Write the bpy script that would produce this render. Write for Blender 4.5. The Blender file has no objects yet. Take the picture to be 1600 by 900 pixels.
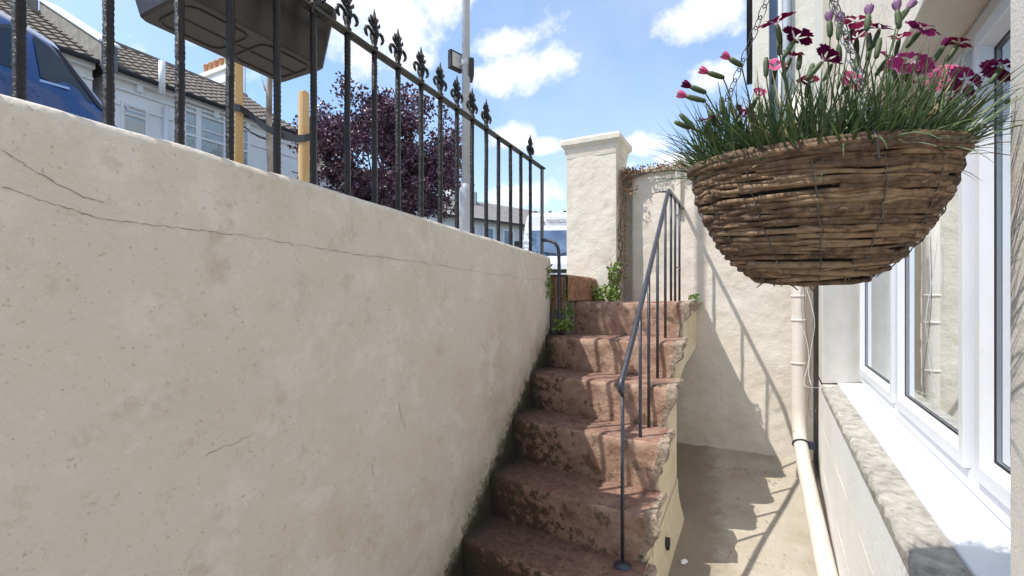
import bpy, math, random
from mathutils import Vector, Matrix
random.seed(7)
R = math.radians
S = bpy.context.scene
COL = S.collection

# ------------------------------------------------------------------ camera
# World: eye at the origin, +Y runs along the basement steps, street on the -X side
F_PX, HOR = 740.0, 470.0
TH = math.atan(390 / 740.0)                    # camera turned left of +Y
CT, ST = math.cos(TH), math.sin(TH)
cd = bpy.data.cameras.new("camera"); cam = bpy.data.objects.new("camera", cd); COL.objects.link(cam)
cam.location = (0, 0, 0); cam.rotation_euler = (R(90), 0, TH)
cd.sensor_width = 36; cd.lens = F_PX / 1600 * 36; cd.shift_y = 20 / 1600
cd.clip_start = 0.02; cd.clip_end = 1500
S.camera = cam
S.render.resolution_x = 1024; S.render.resolution_y = 576
# ------------------------------------------------------------------ light
LX, LY = 0.456, 0.47                            # sunlight travels (LX, LY, -1)
SUN_EL = math.atan2(1, math.hypot(LX, LY)); SUN_AZ = math.atan2(-LX, -LY)
sd = bpy.data.lights.new("sun", 'SUN'); sun = bpy.data.objects.new("sun", sd); COL.objects.link(sun)
sd.energy = 3.1; sd.angle = R(0.5); sd.color = (1, .95, .87)
sun.rotation_euler = Vector((-LX, -LY, 1)).to_track_quat('Z', 'Y').to_euler()
sun.location = (-6, -6, 12)
S.view_settings.view_transform = 'Standard'; S.view_settings.look = 'None'
S.view_settings.gamma = 1; S.view_settings.use_curve_mapping = False
S.view_settings.exposure = 0.72
W = bpy.data.worlds.new("World"); S.world = W; W.use_nodes = True

def ray(px, py):
    dx = (px - 800) / F_PX
    return Vector((dx * CT - ST, dx * ST + CT, (HOR - py) / F_PX))
def at(px, py, t):
    return ray(px, py) * t

def build_world():
    nt = W.node_tree; N = nt.nodes; L = nt.links; N.clear()
    out = N.new('ShaderNodeOutputWorld'); bg = N.new('ShaderNodeBackground')
    sky = N.new('ShaderNodeTexSky'); sky.sky_type = 'NISHITA'; sky.sun_disc = False
    sky.sun_elevation = SUN_EL; sky.sun_rotation = SUN_AZ; sky.altitude = 0
    sky.air_density = 1.3; sky.dust_density = 0.5; sky.ozone_density = 5.5
    bg.inputs[1].default_value = 0.15
    tc = N.new('ShaderNodeTexCoord')
    # warp for ragged cloud outlines
    no = N.new('ShaderNodeTexNoise'); no.inputs['Scale'].default_value = 11; no.inputs['Detail'].default_value = 7
    no.inputs['Roughness'].default_value = .62
    L.new(tc.outputs['Generated'], no.inputs['Vector'])
    blobs = [(785, 66, .075, .032), (825, 108, .095, .04), (770, 118, .05, .025), (600, 22, .13, .075), (545, 60, .08, .05), (688, 14, .06, .04),
             (1105, 18, .09, .05), (800, 215, .06, .025), (850, 228, .05, .02),
             (1010, 226, .05, .025), (940, 260, .08, .02), (830, 300, .12, .03), (1120, 120, .05, .03), (330, 60, .05, .02), (640, 90, .06, .02),
             (1060, 250, .05, .02), (-300, 100, .4, .12), (1900, 0, .4, .2), (400, -500, .5, .3)]
    prev = None
    for px, py, sx, sz in blobs:
        c = ray(px, py).normalized()
        sub = N.new('ShaderNodeVectorMath'); sub.operation = 'SUBTRACT'; sub.inputs[1].default_value = c
        L.new(tc.outputs['Generated'], sub.inputs[0])
        mu = N.new('ShaderNodeVectorMath'); mu.operation = 'MULTIPLY'; mu.inputs[1].default_value = (1 / sx, 1 / sx, 1 / sz)
        L.new(sub.outputs[0], mu.inputs[0])
        ln = N.new('ShaderNodeVectorMath'); ln.operation = 'LENGTH'; L.new(mu.outputs[0], ln.inputs[0])
        o = N.new('ShaderNodeMath'); o.operation = 'SUBTRACT'; o.inputs[0].default_value = 1.0; L.new(ln.outputs['Value'], o.inputs[1])
        if prev is None: prev = o
        else:
            m = N.new('ShaderNodeMath'); m.operation = 'MAXIMUM'; L.new(prev.outputs[0], m.inputs[0]); L.new(o.outputs[0], m.inputs[1]); prev = m
    ns = N.new('ShaderNodeMath'); ns.operation = 'MULTIPLY_ADD'; ns.inputs[1].default_value = 3.0; ns.inputs[2].default_value = -1.55
    L.new(no.outputs['Fac'], ns.inputs[0])
    ad = N.new('ShaderNodeMath'); ad.operation = 'ADD'; L.new(prev.outputs[0], ad.inputs[0]); L.new(ns.outputs[0], ad.inputs[1])
    mr = N.new('ShaderNodeMapRange'); mr.interpolation_type = 'SMOOTHSTEP'
    mr.inputs['From Min'].default_value = -.35; mr.inputs['From Max'].default_value = .75
    L.new(ad.outputs[0], mr.inputs['Value'])
    # thin high cloud everywhere
    n2 = N.new('ShaderNodeTexNoise'); n2.inputs['Scale'].default_value = 2.6; n2.inputs['Detail'].default_value = 6
    L.new(tc.outputs['Generated'], n2.inputs['Vector'])
    m2 = N.new('ShaderNodeMapRange'); m2.inputs['From Min'].default_value = .35; m2.inputs['From Max'].default_value = .8
    m2.inputs['To Min'].default_value = .03; m2.inputs['To Max'].default_value = .42
    L.new(n2.outputs['Fac'], m2.inputs['Value'])
    mx = N.new('ShaderNodeMath'); mx.operation = 'MAXIMUM'; L.new(mr.outputs[0], mx.inputs[0]); L.new(m2.outputs[0], mx.inputs[1])
    mix = N.new('ShaderNodeMix'); mix.data_type = 'RGBA'
    mix.inputs['B'].default_value = (4.9, 5.0, 5.2, 1)
    L.new(mx.outputs[0], mix.inputs['Factor']); L.new(sky.outputs[0], mix.inputs['A'])
    L.new(mix.outputs['Result'], bg.inputs[0]); L.new(bg.outputs[0], out.inputs[0])
build_world()

# ------------------------------------------------------------------ materials
def mat(name, base, rough=.8, cols=None, scale=3, detail=8, bump=0.0, bscale=60, spots=None, metal=0, spec=.5, coat=0, stretch=None, contrast=(.35, .65), extra=None):
    """cols: second colour mixed in by noise; spots: (colour, scale, threshold, amount)"""
    m = bpy.data.materials.new(name); m.use_nodes = True; nt = m.node_tree; N = nt.nodes; L = nt.links
    b = N['Principled BSDF']; b.inputs['Roughness'].default_value = rough; b.inputs['Metallic'].default_value = metal
    b.inputs['Specular IOR Level'].default_value = spec; b.inputs['Coat Weight'].default_value = coat
    tc = N.new('ShaderNodeTexCoord'); src = tc.outputs['Object']
    if stretch:
        mp = N.new('ShaderNodeMapping'); mp.inputs['Scale'].default_value = stretch; L.new(src, mp.inputs[0]); src = mp.outputs[0]
    cur = None
    def rgb(c):
        n = N.new('ShaderNodeRGB'); n.outputs[0].default_value = (*c, 1); return n.outputs[0]
    cur = rgb(base)
    def noisemix(cur, c, sc, lo, hi, amt, det=8, ro=.6):
        no = N.new('ShaderNodeTexNoise'); no.inputs['Scale'].default_value = sc; no.inputs['Detail'].default_value = det; no.inputs['Roughness'].default_value = ro
        L.new(src, no.inputs['Vector'])
        mr = N.new('ShaderNodeMapRange'); mr.inputs['From Min'].default_value = lo; mr.inputs['From Max'].default_value = hi; mr.inputs['To Max'].default_value = amt
        L.new(no.outputs['Fac'], mr.inputs['Value'])
        mx = N.new('ShaderNodeMix'); mx.data_type = 'RGBA'; mx.inputs['B'].default_value = (*c, 1)
        L.new(mr.outputs[0], mx.inputs['Factor']); L.new(cur, mx.inputs['A']); return mx.outputs['Result']
    if cols:
        k = 1
        for c in (cols if isinstance(cols[0], (tuple, list)) else [cols]):
            cur = noisemix(cur, c, scale * k, contrast[0], contrast[1], 1.0, detail); k *= 2.7
    for sp in (spots or []):
        cur = noisemix(cur, sp[0], sp[1], sp[2], sp[2] + sp[4] if len(sp) > 4 else sp[2] + .06, sp[3], 6, .65)
    if extra: cur = extra(N, L, tc, cur)
    L.new(cur, b.inputs['Base Color'])
    if bump:
        n3 = N.new('ShaderNodeTexNoise'); n3.inputs['Scale'].default_value = bscale; n3.inputs['Detail'].default_value = 8; n3.inputs['Roughness'].default_value = .65
        L.new(src, n3.inputs['Vector'])
        bp = N.new('ShaderNodeBump'); bp.inputs['Strength'].default_value = 1.0; bp.inputs['Distance'].default_value = bump
        L.new(n3.outputs['Fac'], bp.inputs['Height']); L.new(bp.outputs[0], b.inputs['Normal'])
    return m

def lineflaw(N, L, tc, cur, color, fx, lo, hi, amt, nscale=9, namp=.12):
    """mix a colour where (a*X+b*Y+c*Z+d + noise) lies between lo and hi"""
    geo = N.new('ShaderNodeNewGeometry')
    sep = N.new('ShaderNodeVectorMath'); sep.operation = 'DOT_PRODUCT'; sep.inputs[1].default_value = fx[:3]
    L.new(geo.outputs['Position'], sep.inputs[0])
    no = N.new('ShaderNodeTexNoise'); no.inputs['Scale'].default_value = nscale; no.inputs['Detail'].default_value = 8; no.inputs['Roughness'].default_value = .7
    L.new(geo.outputs['Position'], no.inputs['Vector'])
    a = N.new('ShaderNodeMath'); a.operation = 'MULTIPLY_ADD'; a.inputs[1].default_value = namp * 2; a.inputs[2].default_value = fx[3] - namp
    L.new(no.outputs['Fac'], a.inputs[0])
    s = N.new('ShaderNodeMath'); s.operation = 'ADD'; L.new(sep.outputs['Value'], s.inputs[0]); L.new(a.outputs[0], s.inputs[1])
    mr = N.new('ShaderNodeMapRange'); mr.inputs['From Min'].default_value = lo; mr.inputs['From Max'].default_value = hi; mr.inputs['To Min'].default_value = amt; mr.inputs['To Max'].default_value = 0
    mr.interpolation_type = 'SMOOTHSTEP'
    L.new(s.outputs[0], mr.inputs['Value'])
    mx = N.new('ShaderNodeMix'); mx.data_type = 'RGBA'; mx.inputs['B'].default_value = (*color, 1)
    L.new(mr.outputs[0], mx.inputs['Factor']); L.new(cur, mx.inputs['A']); return mx.outputs['Result']

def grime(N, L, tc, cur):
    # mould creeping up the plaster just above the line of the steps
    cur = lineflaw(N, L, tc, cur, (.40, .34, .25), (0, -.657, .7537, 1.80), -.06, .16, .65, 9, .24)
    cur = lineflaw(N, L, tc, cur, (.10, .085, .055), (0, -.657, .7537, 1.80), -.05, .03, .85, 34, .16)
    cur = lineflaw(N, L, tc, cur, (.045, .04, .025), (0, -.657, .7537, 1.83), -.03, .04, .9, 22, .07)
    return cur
def step_grime_shade(N, L, tc, cur):  # tread grime, plus shade painted into the colour towards the lower left
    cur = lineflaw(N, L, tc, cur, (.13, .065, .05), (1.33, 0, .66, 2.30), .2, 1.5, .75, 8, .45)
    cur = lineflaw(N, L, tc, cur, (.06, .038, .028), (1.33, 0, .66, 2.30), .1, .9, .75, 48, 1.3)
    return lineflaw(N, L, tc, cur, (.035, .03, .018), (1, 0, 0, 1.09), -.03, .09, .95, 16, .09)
def riser_grime_shade(N, L, tc, cur):  # riser mould, with the shade of the lower left steps painted in
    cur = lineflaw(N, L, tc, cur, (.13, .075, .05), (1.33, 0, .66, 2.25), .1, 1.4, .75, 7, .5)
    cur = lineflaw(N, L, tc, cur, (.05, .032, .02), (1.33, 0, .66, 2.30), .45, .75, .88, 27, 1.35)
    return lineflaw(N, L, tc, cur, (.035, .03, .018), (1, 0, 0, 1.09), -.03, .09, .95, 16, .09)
M = {}
M['plaster'] = mat('stained_cream_plaster', (.73, .69, .62), .92, [(.64, .585, .50), (.71, .68, .625)], 1.6, 12, .005, 48,
                   [((.52, .43, .31), 2.3, .53, .5, .2), ((.80, .78, .75), 5.5, .53, .6, .10), ((.46, .38, .28), 13, .58, .4, .10), ((.80, .78, .74), 26, .60, .5, .06), ((.38, .29, .19), 80, .62, .55, .06), ((.13, .09, .06), 150, .70, .8, .03)],
                   contrast=(.36, .68), extra=grime)
M['cream'] = mat('cream_render', (.67, .615, .52), .9, [(.60, .54, .44), (.72, .67, .59)], 2.2, 8, .008, 17,
                 [((.36, .27, .17), 30, .69, .5, .05), ((.43, .34, .22), 5, .62, .35, .12)])
M['pillar'] = mat('peeling_cream_render', (.67, .62, .53), .9, [(.60, .54, .45), (.71, .67, .59)], 3, 8, .007, 22,
                  [((.34, .28, .2), 34, .66, .5, .05), ((.40, .34, .27), 6, .64, .5, .05)])
M['cheek'] = mat('yellowed_cream_paint', (.63, .54, .37), .85, [(.54, .45, .29), (.68, .61, .47)], 3, 8, .008, 20,
                 [((.18, .14, .08), 11, .64, .7, .06), ((.12, .09, .06), 60, .68, .7, .04)])
M['white_wall'] = mat('white_masonry_paint', (.82, .82, .81), .8, (.76, .755, .73), 3, 8, .003, 40, [((.5, .46, .38), 22, .7, .4, .05)])
M['pier'] = mat('textured_white_render', (.68, .65, .60), .9, (.60, .57, .51), 8, 8, .0012, 260, [((.40, .34, .28), 70, .66, .4, .06)])
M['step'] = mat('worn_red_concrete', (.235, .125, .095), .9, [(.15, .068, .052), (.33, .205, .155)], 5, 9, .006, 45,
                [((.10, .065, .045), 9, .60, .85, .05), ((.50, .38, .30), 60, .60, .55, .06), ((.05, .035, .025), 28, .57, .85, .07), ((.33, .09, .075), 3.5, .62, .6, .1)], extra=step_grime_shade)
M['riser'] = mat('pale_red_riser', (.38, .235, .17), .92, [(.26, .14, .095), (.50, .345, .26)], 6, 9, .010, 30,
                 [((.12, .085, .055), 11, .57, .85, .06), ((.08, .06, .04), 40, .62, .7, .04), ((.33, .20, .12), 5, .6, .5, .08)], extra=riser_grime_shade)
M['broken'] = mat('broken_concrete_edge', (.32, .255, .19), .95, [(.13, .095, .065), (.42, .34, .27)], 22, 8, .012, 50, [((.07, .05, .035), 30, .6, .9, .05)])
M['rust'] = mat('rusty_orange_concrete', (.33, .175, .11), .92, [(.20, .095, .055), (.42, .25, .16)], 9, 9, .008, 40, [((.08, .05, .03), 16, .62, .8, .06)])
M['floor'] = mat('stained_concrete', (.44, .385, .31), .9, [(.36, .305, .235), (.48, .43, .355)], 2.4, 9, .008, 75,
                 [((.16, .12, .08), 5, .63, .6, .07), ((.24, .19, .12), 60, .6, .55, .07), ((.55, .5, .42), 40, .64, .5, .05)], extra=lambda N, L, tc, cur: lineflaw(N, L, tc, cur, (.22, .18, .135), (1, .12, 0, -.08), -.04, .10, .7, 14, .14))  # floor colour turns darker towards the stair side, ragged edge
M['iron'] = mat('thick_black_gloss_paint', (.005, .005, .007), .32, (.014, .014, .017), 30, 6, .006, 95, [((.10, .085, .06), 50, .70, .5, .05)], coat=.1, spec=.4)
M['iron_top'] = mat('mossy_black_paint', (.018, .017, .016), .45, (.06, .055, .035), 18, 6, .005, 70, [((.28, .23, .15), 60, .64, .5, .04)])
M['rail'] = mat('blue_black_rail_paint', (.025, .028, .045), .35, (.05, .053, .07), 25, 6, .002, 60, [((.25, .2, .17), 40, .68, .5, .04)], coat=.2)
M['plastic'] = mat('dark_brown_plastic', (.030, .026, .024), .38, (.042, .036, .033), 4, 6, .0006, 300, [((.16, .14, .12), 45, .68, .35, .04)])
M['upvc'] = mat('white_upvc', (.69, .71, .75), .28, (.64, .66, .70), 3, 4, 0, 10, [((.46, .44, .40), 34, .66, .4, .06)])
M['gasket'] = mat('black_gasket', (.02, .02, .025), .6)
M['pipe'] = mat('painted_cream_pipe', (.71, .66, .59), .6, (.63, .57, .49), 6, 8, .002, 50, [((.30, .20, .12), 26, .66, .6, .05)])
M['stone_sill'] = mat('flaking_stone_sill', (.36, .335, .29), .95, [(.22, .20, .17), (.50, .47, .41)], 10, 9, .008, 60, [((.09, .08, .07), 24, .60, .7, .07), ((.62, .60, .55), 7, .58, .6, .07)], contrast=(.34, .66))
M['wicker'] = mat('brown_willow_bark', (.14, .080, .043), .72, [(.045, .027, .017), (.27, .17, .095)], 30, 8, .0012, 260, [((.035, .022, .015), 70, .60, .75, .06), ((.42, .33, .24), 90, .66, .5, .05)])
M['wicker_dark'] = mat('dark_willow_bark', (.11, .068, .042), .8, [(.05, .03, .02), (.20, .13, .08)], 50, 8, .0012, 260, [((.3, .24, .18), 100, .66, .4, .05)])
M['wicker_pale'] = mat('pale_willow_bark', (.28, .175, .095), .7, [(.16, .095, .055), (.38, .26, .155)], 40, 8, .001, 240, [((.06, .04, .03), 80, .62, .7, .05)])
M['liner'] = mat('black_liner', (.015, .012, .01), .9)
M['soil'] = mat('dark_soil', (.035, .025, .018), .95, (.06, .04, .03), 60, 6, .004, 90)
M['wire'] = mat('galvanised_wire', (.16, .16, .165), .45, metal=.8)
M['leaf_grey'] = mat('grey_green_blades', (.05, .10, .04), .5, [(.025, .06, .03), (.10, .15, .06)], 30, 3)
M['leaf_fresh'] = mat('fresh_green_blades', (.08, .15, .05), .5, [(.045, .10, .035), (.15, .22, .08)], 30, 3)
M['leaf_dead'] = mat('withered_blades', (.34, .27, .14), .7, [(.22, .16, .08), (.42, .35, .2)], 30, 3)
M['bud'] = mat('green_calyx', (.10, .14, .055), .6, (.06, .09, .04), 60, 3)
M['ivy'] = mat('fresh_green_leaves', (.10, .19, .025), .5, [(.06, .12, .02), (.20, .29, .05)], 14, 3)
M['dry'] = mat('dried_brown_leaves', (.26, .13, .06), .8, [(.14, .07, .035), (.36, .21, .11)], 30, 3)
M['bark'] = mat('grey_bark', (.20, .17, .14), .9, (.09, .075, .06), 12, 6, .006, 40, stretch=(1, 1, .2))
M['birch'] = mat('pale_sapling_bark', (.48, .42, .38), .85, (.16, .12, .10), 22, 6, .002, 60, stretch=(1, 1, .5))
M['purple'] = mat('dark_plum_leaves', (.085, .032, .055), .3, [(.04, .016, .028), (.20, .10, .14)], 3.6, 6)
M['stake'] = mat('new_timber', (.60, .40, .18), .75, [(.48, .29, .11), (.66, .47, .25)], 14, 6, .001, 60, stretch=(1, 1, .08), spots=[((.24, .13, .06), 12, .68, .8, .05)])
M['rubber'] = mat('black_rubber', (.012, .012, .013), .45)
M['galv'] = mat('grey_painted_steel', (.52, .55, .60), .45, (.44, .47, .52), 8, 6, .0008, 60, [((.25, .2, .15), 30, .68, .4, .05)])
M['black_box'] = mat('black_metal_case', (.02, .02, .022), .4)
M['lamp_glass'] = mat('clear_flood_glass', (.55, .56, .58), .2)
M['asphalt'] = mat('asphalt', (.055, .055, .057), .9, (.075, .073, .07), 3, 8, .004, 120)
M['paving'] = mat('grey_paving', (.30, .28, .26), .9, (.22, .21, .19), 1.6, 8, .003, 60)
M['kerb'] = mat('granite_kerb', (.34, .33, .32), .85, (.22, .21, .2), 20, 6)
M['earth'] = mat('dry_grass_ground', (.12, .14, .06), .95, (.18, .16, .09), .4, 6)
M['wpaint'] = mat('white_facade_paint', (.84, .84, .84), .8, (.77, .77, .77), .8, 6, .003, 12)
M['wtrim'] = mat('white_gloss_trim', (.80, .80, .80), .5)
M['gpaint'] = mat('grey_facade_paint', (.64, .65, .67), .8, (.55, .56, .58), .8, 6, .003, 12)
M['tile'] = mat('weathered_concrete_tile', (.19, .155, .125), .9, [(.11, .09, .07), (.26, .22, .18)], 2.2, 9, .006, 20, [((.45, .40, .33), 9, .62, .5, .08), ((.10, .08, .06), 14, .62, .7, .06)])
M['slate'] = mat('grey_slate', (.24, .22, .20), .85, [(.16, .15, .14), (.30, .27, .24)], 1.6, 8, .01, 8)
M['render_grey'] = mat('grey_cement_parapet', (.34, .32, .28), .9, (.22, .2, .17), 5, 8, .01, 14)
M['lead'] = mat('blue_grey_lead', (.16, .18, .22), .6, (.11, .12, .15), 5, 5)
M['stack_side'] = mat('dark_stack_side', (.05, .052, .065), .9, (.09, .085, .09), 6, 6, .01, 14)  # darker tone for one side of the chimney stacks
M['pot'] = mat('terracotta_pot', (.52, .23, .11), .85, (.62, .36, .20), 5, 5)
M['pot_pale'] = mat('pale_buff_pot', (.62, .50, .34), .85, (.5, .38, .24), 5, 5)
M['gutter'] = mat('black_gutter', (.018, .018, .02), .5)
M['curtain'] = mat('pale_curtain', (.33, .41, .58), .85, (.18, .24, .40), 9, 3, stretch=(1, 3, .05))
M['blind'] = mat('beige_window_blind', (.80, .77, .68), .8, (.70, .67, .57), 9, 4, 0, 10, stretch=(1, 4, .15))
M['dark_room'] = mat('dim_room', (.05, .055, .07), .8)
M['blue_car'] = mat('metallic_blue_paint', (.006, .06, .23), .22, (.005, .05, .20), 3, 3, coat=1, metal=.25)
M['car_glass'] = mat('tinted_car_glass', (.012, .02, .025), .04, spec=1)
M['chrome'] = mat('chrome_strip', (.75, .76, .78), .12, metal=1)
M['trim_black'] = mat('black_car_trim', (.015, .015, .016), .35)
M['tyre'] = mat('tyre_rubber', (.02, .02, .02), .85)
M['van_white'] = mat('white_van_paint', (.80, .80, .80), .25, coat=.6)
M['screen'] = mat('windscreen_glass', (.055, .09, .16), .06, (.12, .18, .28), 1.2, 3, spec=1)
M['letter'] = mat('grey_lettering', (.16, .16, .19), .5)
M['plate'] = mat('number_plate', (.62, .62, .62), .4)
M['crack'] = mat('dark_crack', (.36, .31, .25), 1, (.16, .13, .10), 14, 4)
M['cable'] = mat('white_cable', (.55, .53, .49), .5)
M['blue_strap'] = mat('navy_strap', (.02, .022, .05), .5)
M['light_trim'] = mat('cream_batten', (.72, .68, .58), .8, (.62, .57, .47), 20, 6)

def glass_mat():
    m = bpy.data.materials.new('window_glass'); m.use_nodes = True; nt = m.node_tree; N = nt.nodes; L = nt.links; N.clear()
    o = N.new('ShaderNodeOutputMaterial'); g = N.new('ShaderNodeBsdfGlossy'); g.inputs['Roughness'].default_value = .01
    g.inputs['Color'].default_value = (.9, .95, 1, 1)
    t = N.new('ShaderNodeBsdfTransparent'); t.inputs[0].default_value = (.86, .90, .89, 1)
    f = N.new('ShaderNodeFresnel'); f.inputs[0].default_value = 1.6
    ma = N.new('ShaderNodeMath'); ma.operation = 'MULTIPLY_ADD'; ma.inputs[1].default_value = .85; ma.inputs[2].default_value = .05; ma.use_clamp = True
    mx = N.new('ShaderNodeMixShader'); L.new(f.outputs[0], ma.inputs[0]); L.new(ma.outputs[0], mx.inputs[0]); L.new(t.outputs[0], mx.inputs[1]); L.new(g.outputs[0], mx.inputs[2]); L.new(mx.outputs[0], o.inputs[0])
    return m
M['glass'] = glass_mat()

def petal_mat(name, inner, mid, edge):
    m = bpy.data.materials.new(name); m.use_nodes = True; N = m.node_tree.nodes; L = m.node_tree.links
    b = N['Principled BSDF']; b.inputs['Roughness'].default_value = .7; b.inputs['Specular IOR Level'].default_value = .12
    a = N.new('ShaderNodeAttribute'); a.attribute_name = 'rad'
    cr = N.new('ShaderNodeValToRGB'); L.new(a.outputs['Fac'], cr.inputs[0]); e = cr.color_ramp.elements
    e[0].position = .16; e[0].color = (*inner, 1); e[1].position = 1; e[1].color = (*edge, 1)
    for p, c in ((.26, mid), (.92, mid)): x = e.new(p); x.color = (*c, 1)
    L.new(cr.outputs[0], b.inputs['Base Color'])
    # thin petals let light through
    tr = N.new('ShaderNodeBsdfTranslucent'); L.new(cr.outputs[0], tr.inputs[0]); mx = N.new('ShaderNodeMixShader'); mx.inputs[0].default_value = .22
    L.new(b.outputs[0], mx.inputs[1]); L.new(tr.outputs[0], mx.inputs[2]); L.new(mx.outputs[0], N['Material Output'].inputs[0])
    return m
M['petal'] = petal_mat('crimson_petal', (.7, .55, .6), (.13, .002, .030), (.34, .08, .16))
M['petal_p'] = petal_mat('purple_petal', (.7, .5, .65), (.10, .002, .045), (.32, .10, .22))
M['petal_pink'] = petal_mat('pink_petal', (.8, .6, .65), (.62, .10, .25), (.8, .5, .55))
M['petal_mauve'] = petal_mat('mauve_petal', (.36, .2, .36), (.34, .19, .34), (.5, .36, .5))

# ------------------------------------------------------------------ mesh helpers
BASE = {}
def tag(o, label=None, cat=None, group=None, kind=None):
    if label: o['label'] = label
    if cat: o['category'] = cat
    if group: o['group'] = group
    if kind: o['kind'] = kind
    return o
def thing(name, base, label, cat, group=None):
    o = bpy.data.objects.new(name, None); COL.objects.link(o); o.location = base; o.empty_display_size = .1
    BASE[o] = Vector(base); return tag(o, label, cat, group)
class MB:
    def __init__(s): s.v = []; s.f = []; s.mi = []; s.rad = []
    def add(s, vs, fs, m=0):
        n = len(s.v); s.v += [tuple(v) for v in vs]; s.f += [[i + n for i in f] for f in fs]; s.mi += [m] * len(fs); return s
    def box(s, x0, x1, y0, y1, z0, z1, m=0, fn=None):
        vs = [(x, y, z) for z in (z0, z1) for x, y in ((x0, y0), (x1, y0), (x1, y1), (x0, y1))]
        if fn: vs = [fn(*v) for v in vs]
        return s.add(vs, [[0, 3, 2, 1], [4, 5, 6, 7], [0, 1, 5, 4], [1, 2, 6, 5], [2, 3, 7, 6], [3, 0, 4, 7]], m)
    def prism(s, poly, ax, a0, a1, m=0, fn=None):
        """extrude 2-D polygon along axis ax (0,1,2)"""
        n = len(poly); vs = []
        for a in (a0, a1):
            for p in poly:
                c = list(p); c.insert(ax, a); vs.append(fn(*c) if fn else c)
        fs = [list(range(n))[::-1], [n + i for i in range(n)]] + [[i, (i + 1) % n, n + (i + 1) % n, n + i] for i in range(n)]
        return s.add(vs, fs, m)
    def tube(s, pts, r, n=8, m=0, caps=True, flat=1.0):
        pts = [Vector(p) for p in pts]; k = len(pts); vs = []; rs = r if isinstance(r, (list, tuple)) else [r] * k
        t0 = (pts[1] - pts[0]).normalized(); up = Vector((0, 0, 1)) if abs(t0.z) < .9 else Vector((1, 0, 0))
        u = t0.cross(up).normalized()
        for i, p in enumerate(pts):
            t = (pts[min(i + 1, k - 1)] - pts[max(i - 1, 0)])
            t = t.normalized() if t.length > 1e-9 else t0
            u = (u - t * u.dot(t)); u = u.normalized() if u.length > 1e-6 else t.orthogonal().normalized(); w = t.cross(u)
            for j in range(n):
                a = 2 * math.pi * j / n; vs.append(p + u * math.cos(a) * rs[i] + w * math.sin(a) * rs[i] * flat)
        fs = [[i * n + j, i * n + (j + 1) % n, (i + 1) * n + (j + 1) % n, (i + 1) * n + j] for i in range(k - 1) for j in range(n)]
        if caps: fs += [list(range(n))[::-1], [(k - 1) * n + j for j in range(n)]]
        return s.add(vs, fs, m)
    def lathe(s, c, prof, n=24, m=0, fn=None):
        c = Vector(c); vs = []
        for r_, z in prof:
            for j in range(n):
                a = 2 * math.pi * j / n; p = (r_ * math.cos(a), r_ * math.sin(a), z); vs.append(c + (fn(p) if fn else Vector(p)))
        fs = [[i * n + j, i * n + (j + 1) % n, (i + 1) * n + (j + 1) % n, (i + 1) * n + j] for i in range(len(prof) - 1) for j in range(n)]
        fs += [list(range(n))[::-1], [(len(prof) - 1) * n + j for j in range(n)]]
        return s.add(vs, fs, m)
    def quad(s, a, b, c, d, m=0): return s.add([a, b, c, d], [[0, 1, 2, 3]], m)
    def build(s, name, mats, parent=None, smooth=False, bevel=0, label=None, seg=2):
        if not isinstance(mats, (list, tuple)): mats = [mats]
        off = Vector((0, 0, 0)); p = parent; tot = Vector((0, 0, 0))
        if parent is not None: tot = BASE[parent]
        me = bpy.data.meshes.new(name); me.from_pydata([tuple(Vector(v) - tot) for v in s.v], [], s.f)
        for q in mats: me.materials.append(q)
        me.polygons.foreach_set('material_index', s.mi)
        if smooth: me.polygons.foreach_set('use_smooth', [True] * len(s.f))
        if s.rad:
            at_ = me.attributes.new('rad', 'FLOAT', 'POINT'); at_.data.foreach_set('value', s.rad)
        me.update()
        o = bpy.data.objects.new(name, me); COL.objects.link(o)
        if parent is not None: o.parent = parent
        BASE[o] = tot
        if bevel:
            b = o.modifiers.new('bevel', 'BEVEL'); b.width = bevel; b.segments = seg; b.limit_method = 'ANGLE'; b.angle_limit = R(35)
        if label: o['label'] = label
        return o
def lerp(a, b, t): return a + (b - a) * t
def interp(pts, x):
    for (a, b), (c, d) in zip(pts, pts[1:]):
        if x <= c: return b + (d - b) * max(0, (x - a)) / (c - a)
    return pts[-1][1]
def jit(a): return random.uniform(-a, a)
from mathutils import noise as mn
def grid(fn, nu, nv):
    vs = [fn(i / nu, j / nv) for j in range(nv + 1) for i in range(nu + 1)]
    fs = [[j * (nu + 1) + i, j * (nu + 1) + i + 1, (j + 1) * (nu + 1) + i + 1, (j + 1) * (nu + 1) + i] for j in range(nv) for i in range(nu)]
    return vs, fs
def leafmesh(mb, p, d, n, L_, w, m=0):
    """small pointed leaf: 4 faces folded on the midrib"""
    d = d.normalized(); sd_ = d.cross(n); sd_ = sd_.normalized() if sd_.length > 1e-6 else d.orthogonal().normalized(); n = sd_.cross(d)
    a = p; b = p + d * L_ * .45 + sd_ * w * .5 + n * w * .12; c = p + d * L_ - n * L_ * .12; e = p + d * L_ * .45 - sd_ * w * .5 + n * w * .12; mid = p + d * L_ * .5
    mb.add([a, b, c, e, mid], [[0, 1, 4], [1, 2, 4], [2, 3, 4], [3, 0, 4]], m)
def rnd():
    while 1:
        v = Vector((jit(1), jit(1), jit(1)))
        if .05 < v.length < 1: return v.normalized()

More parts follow.
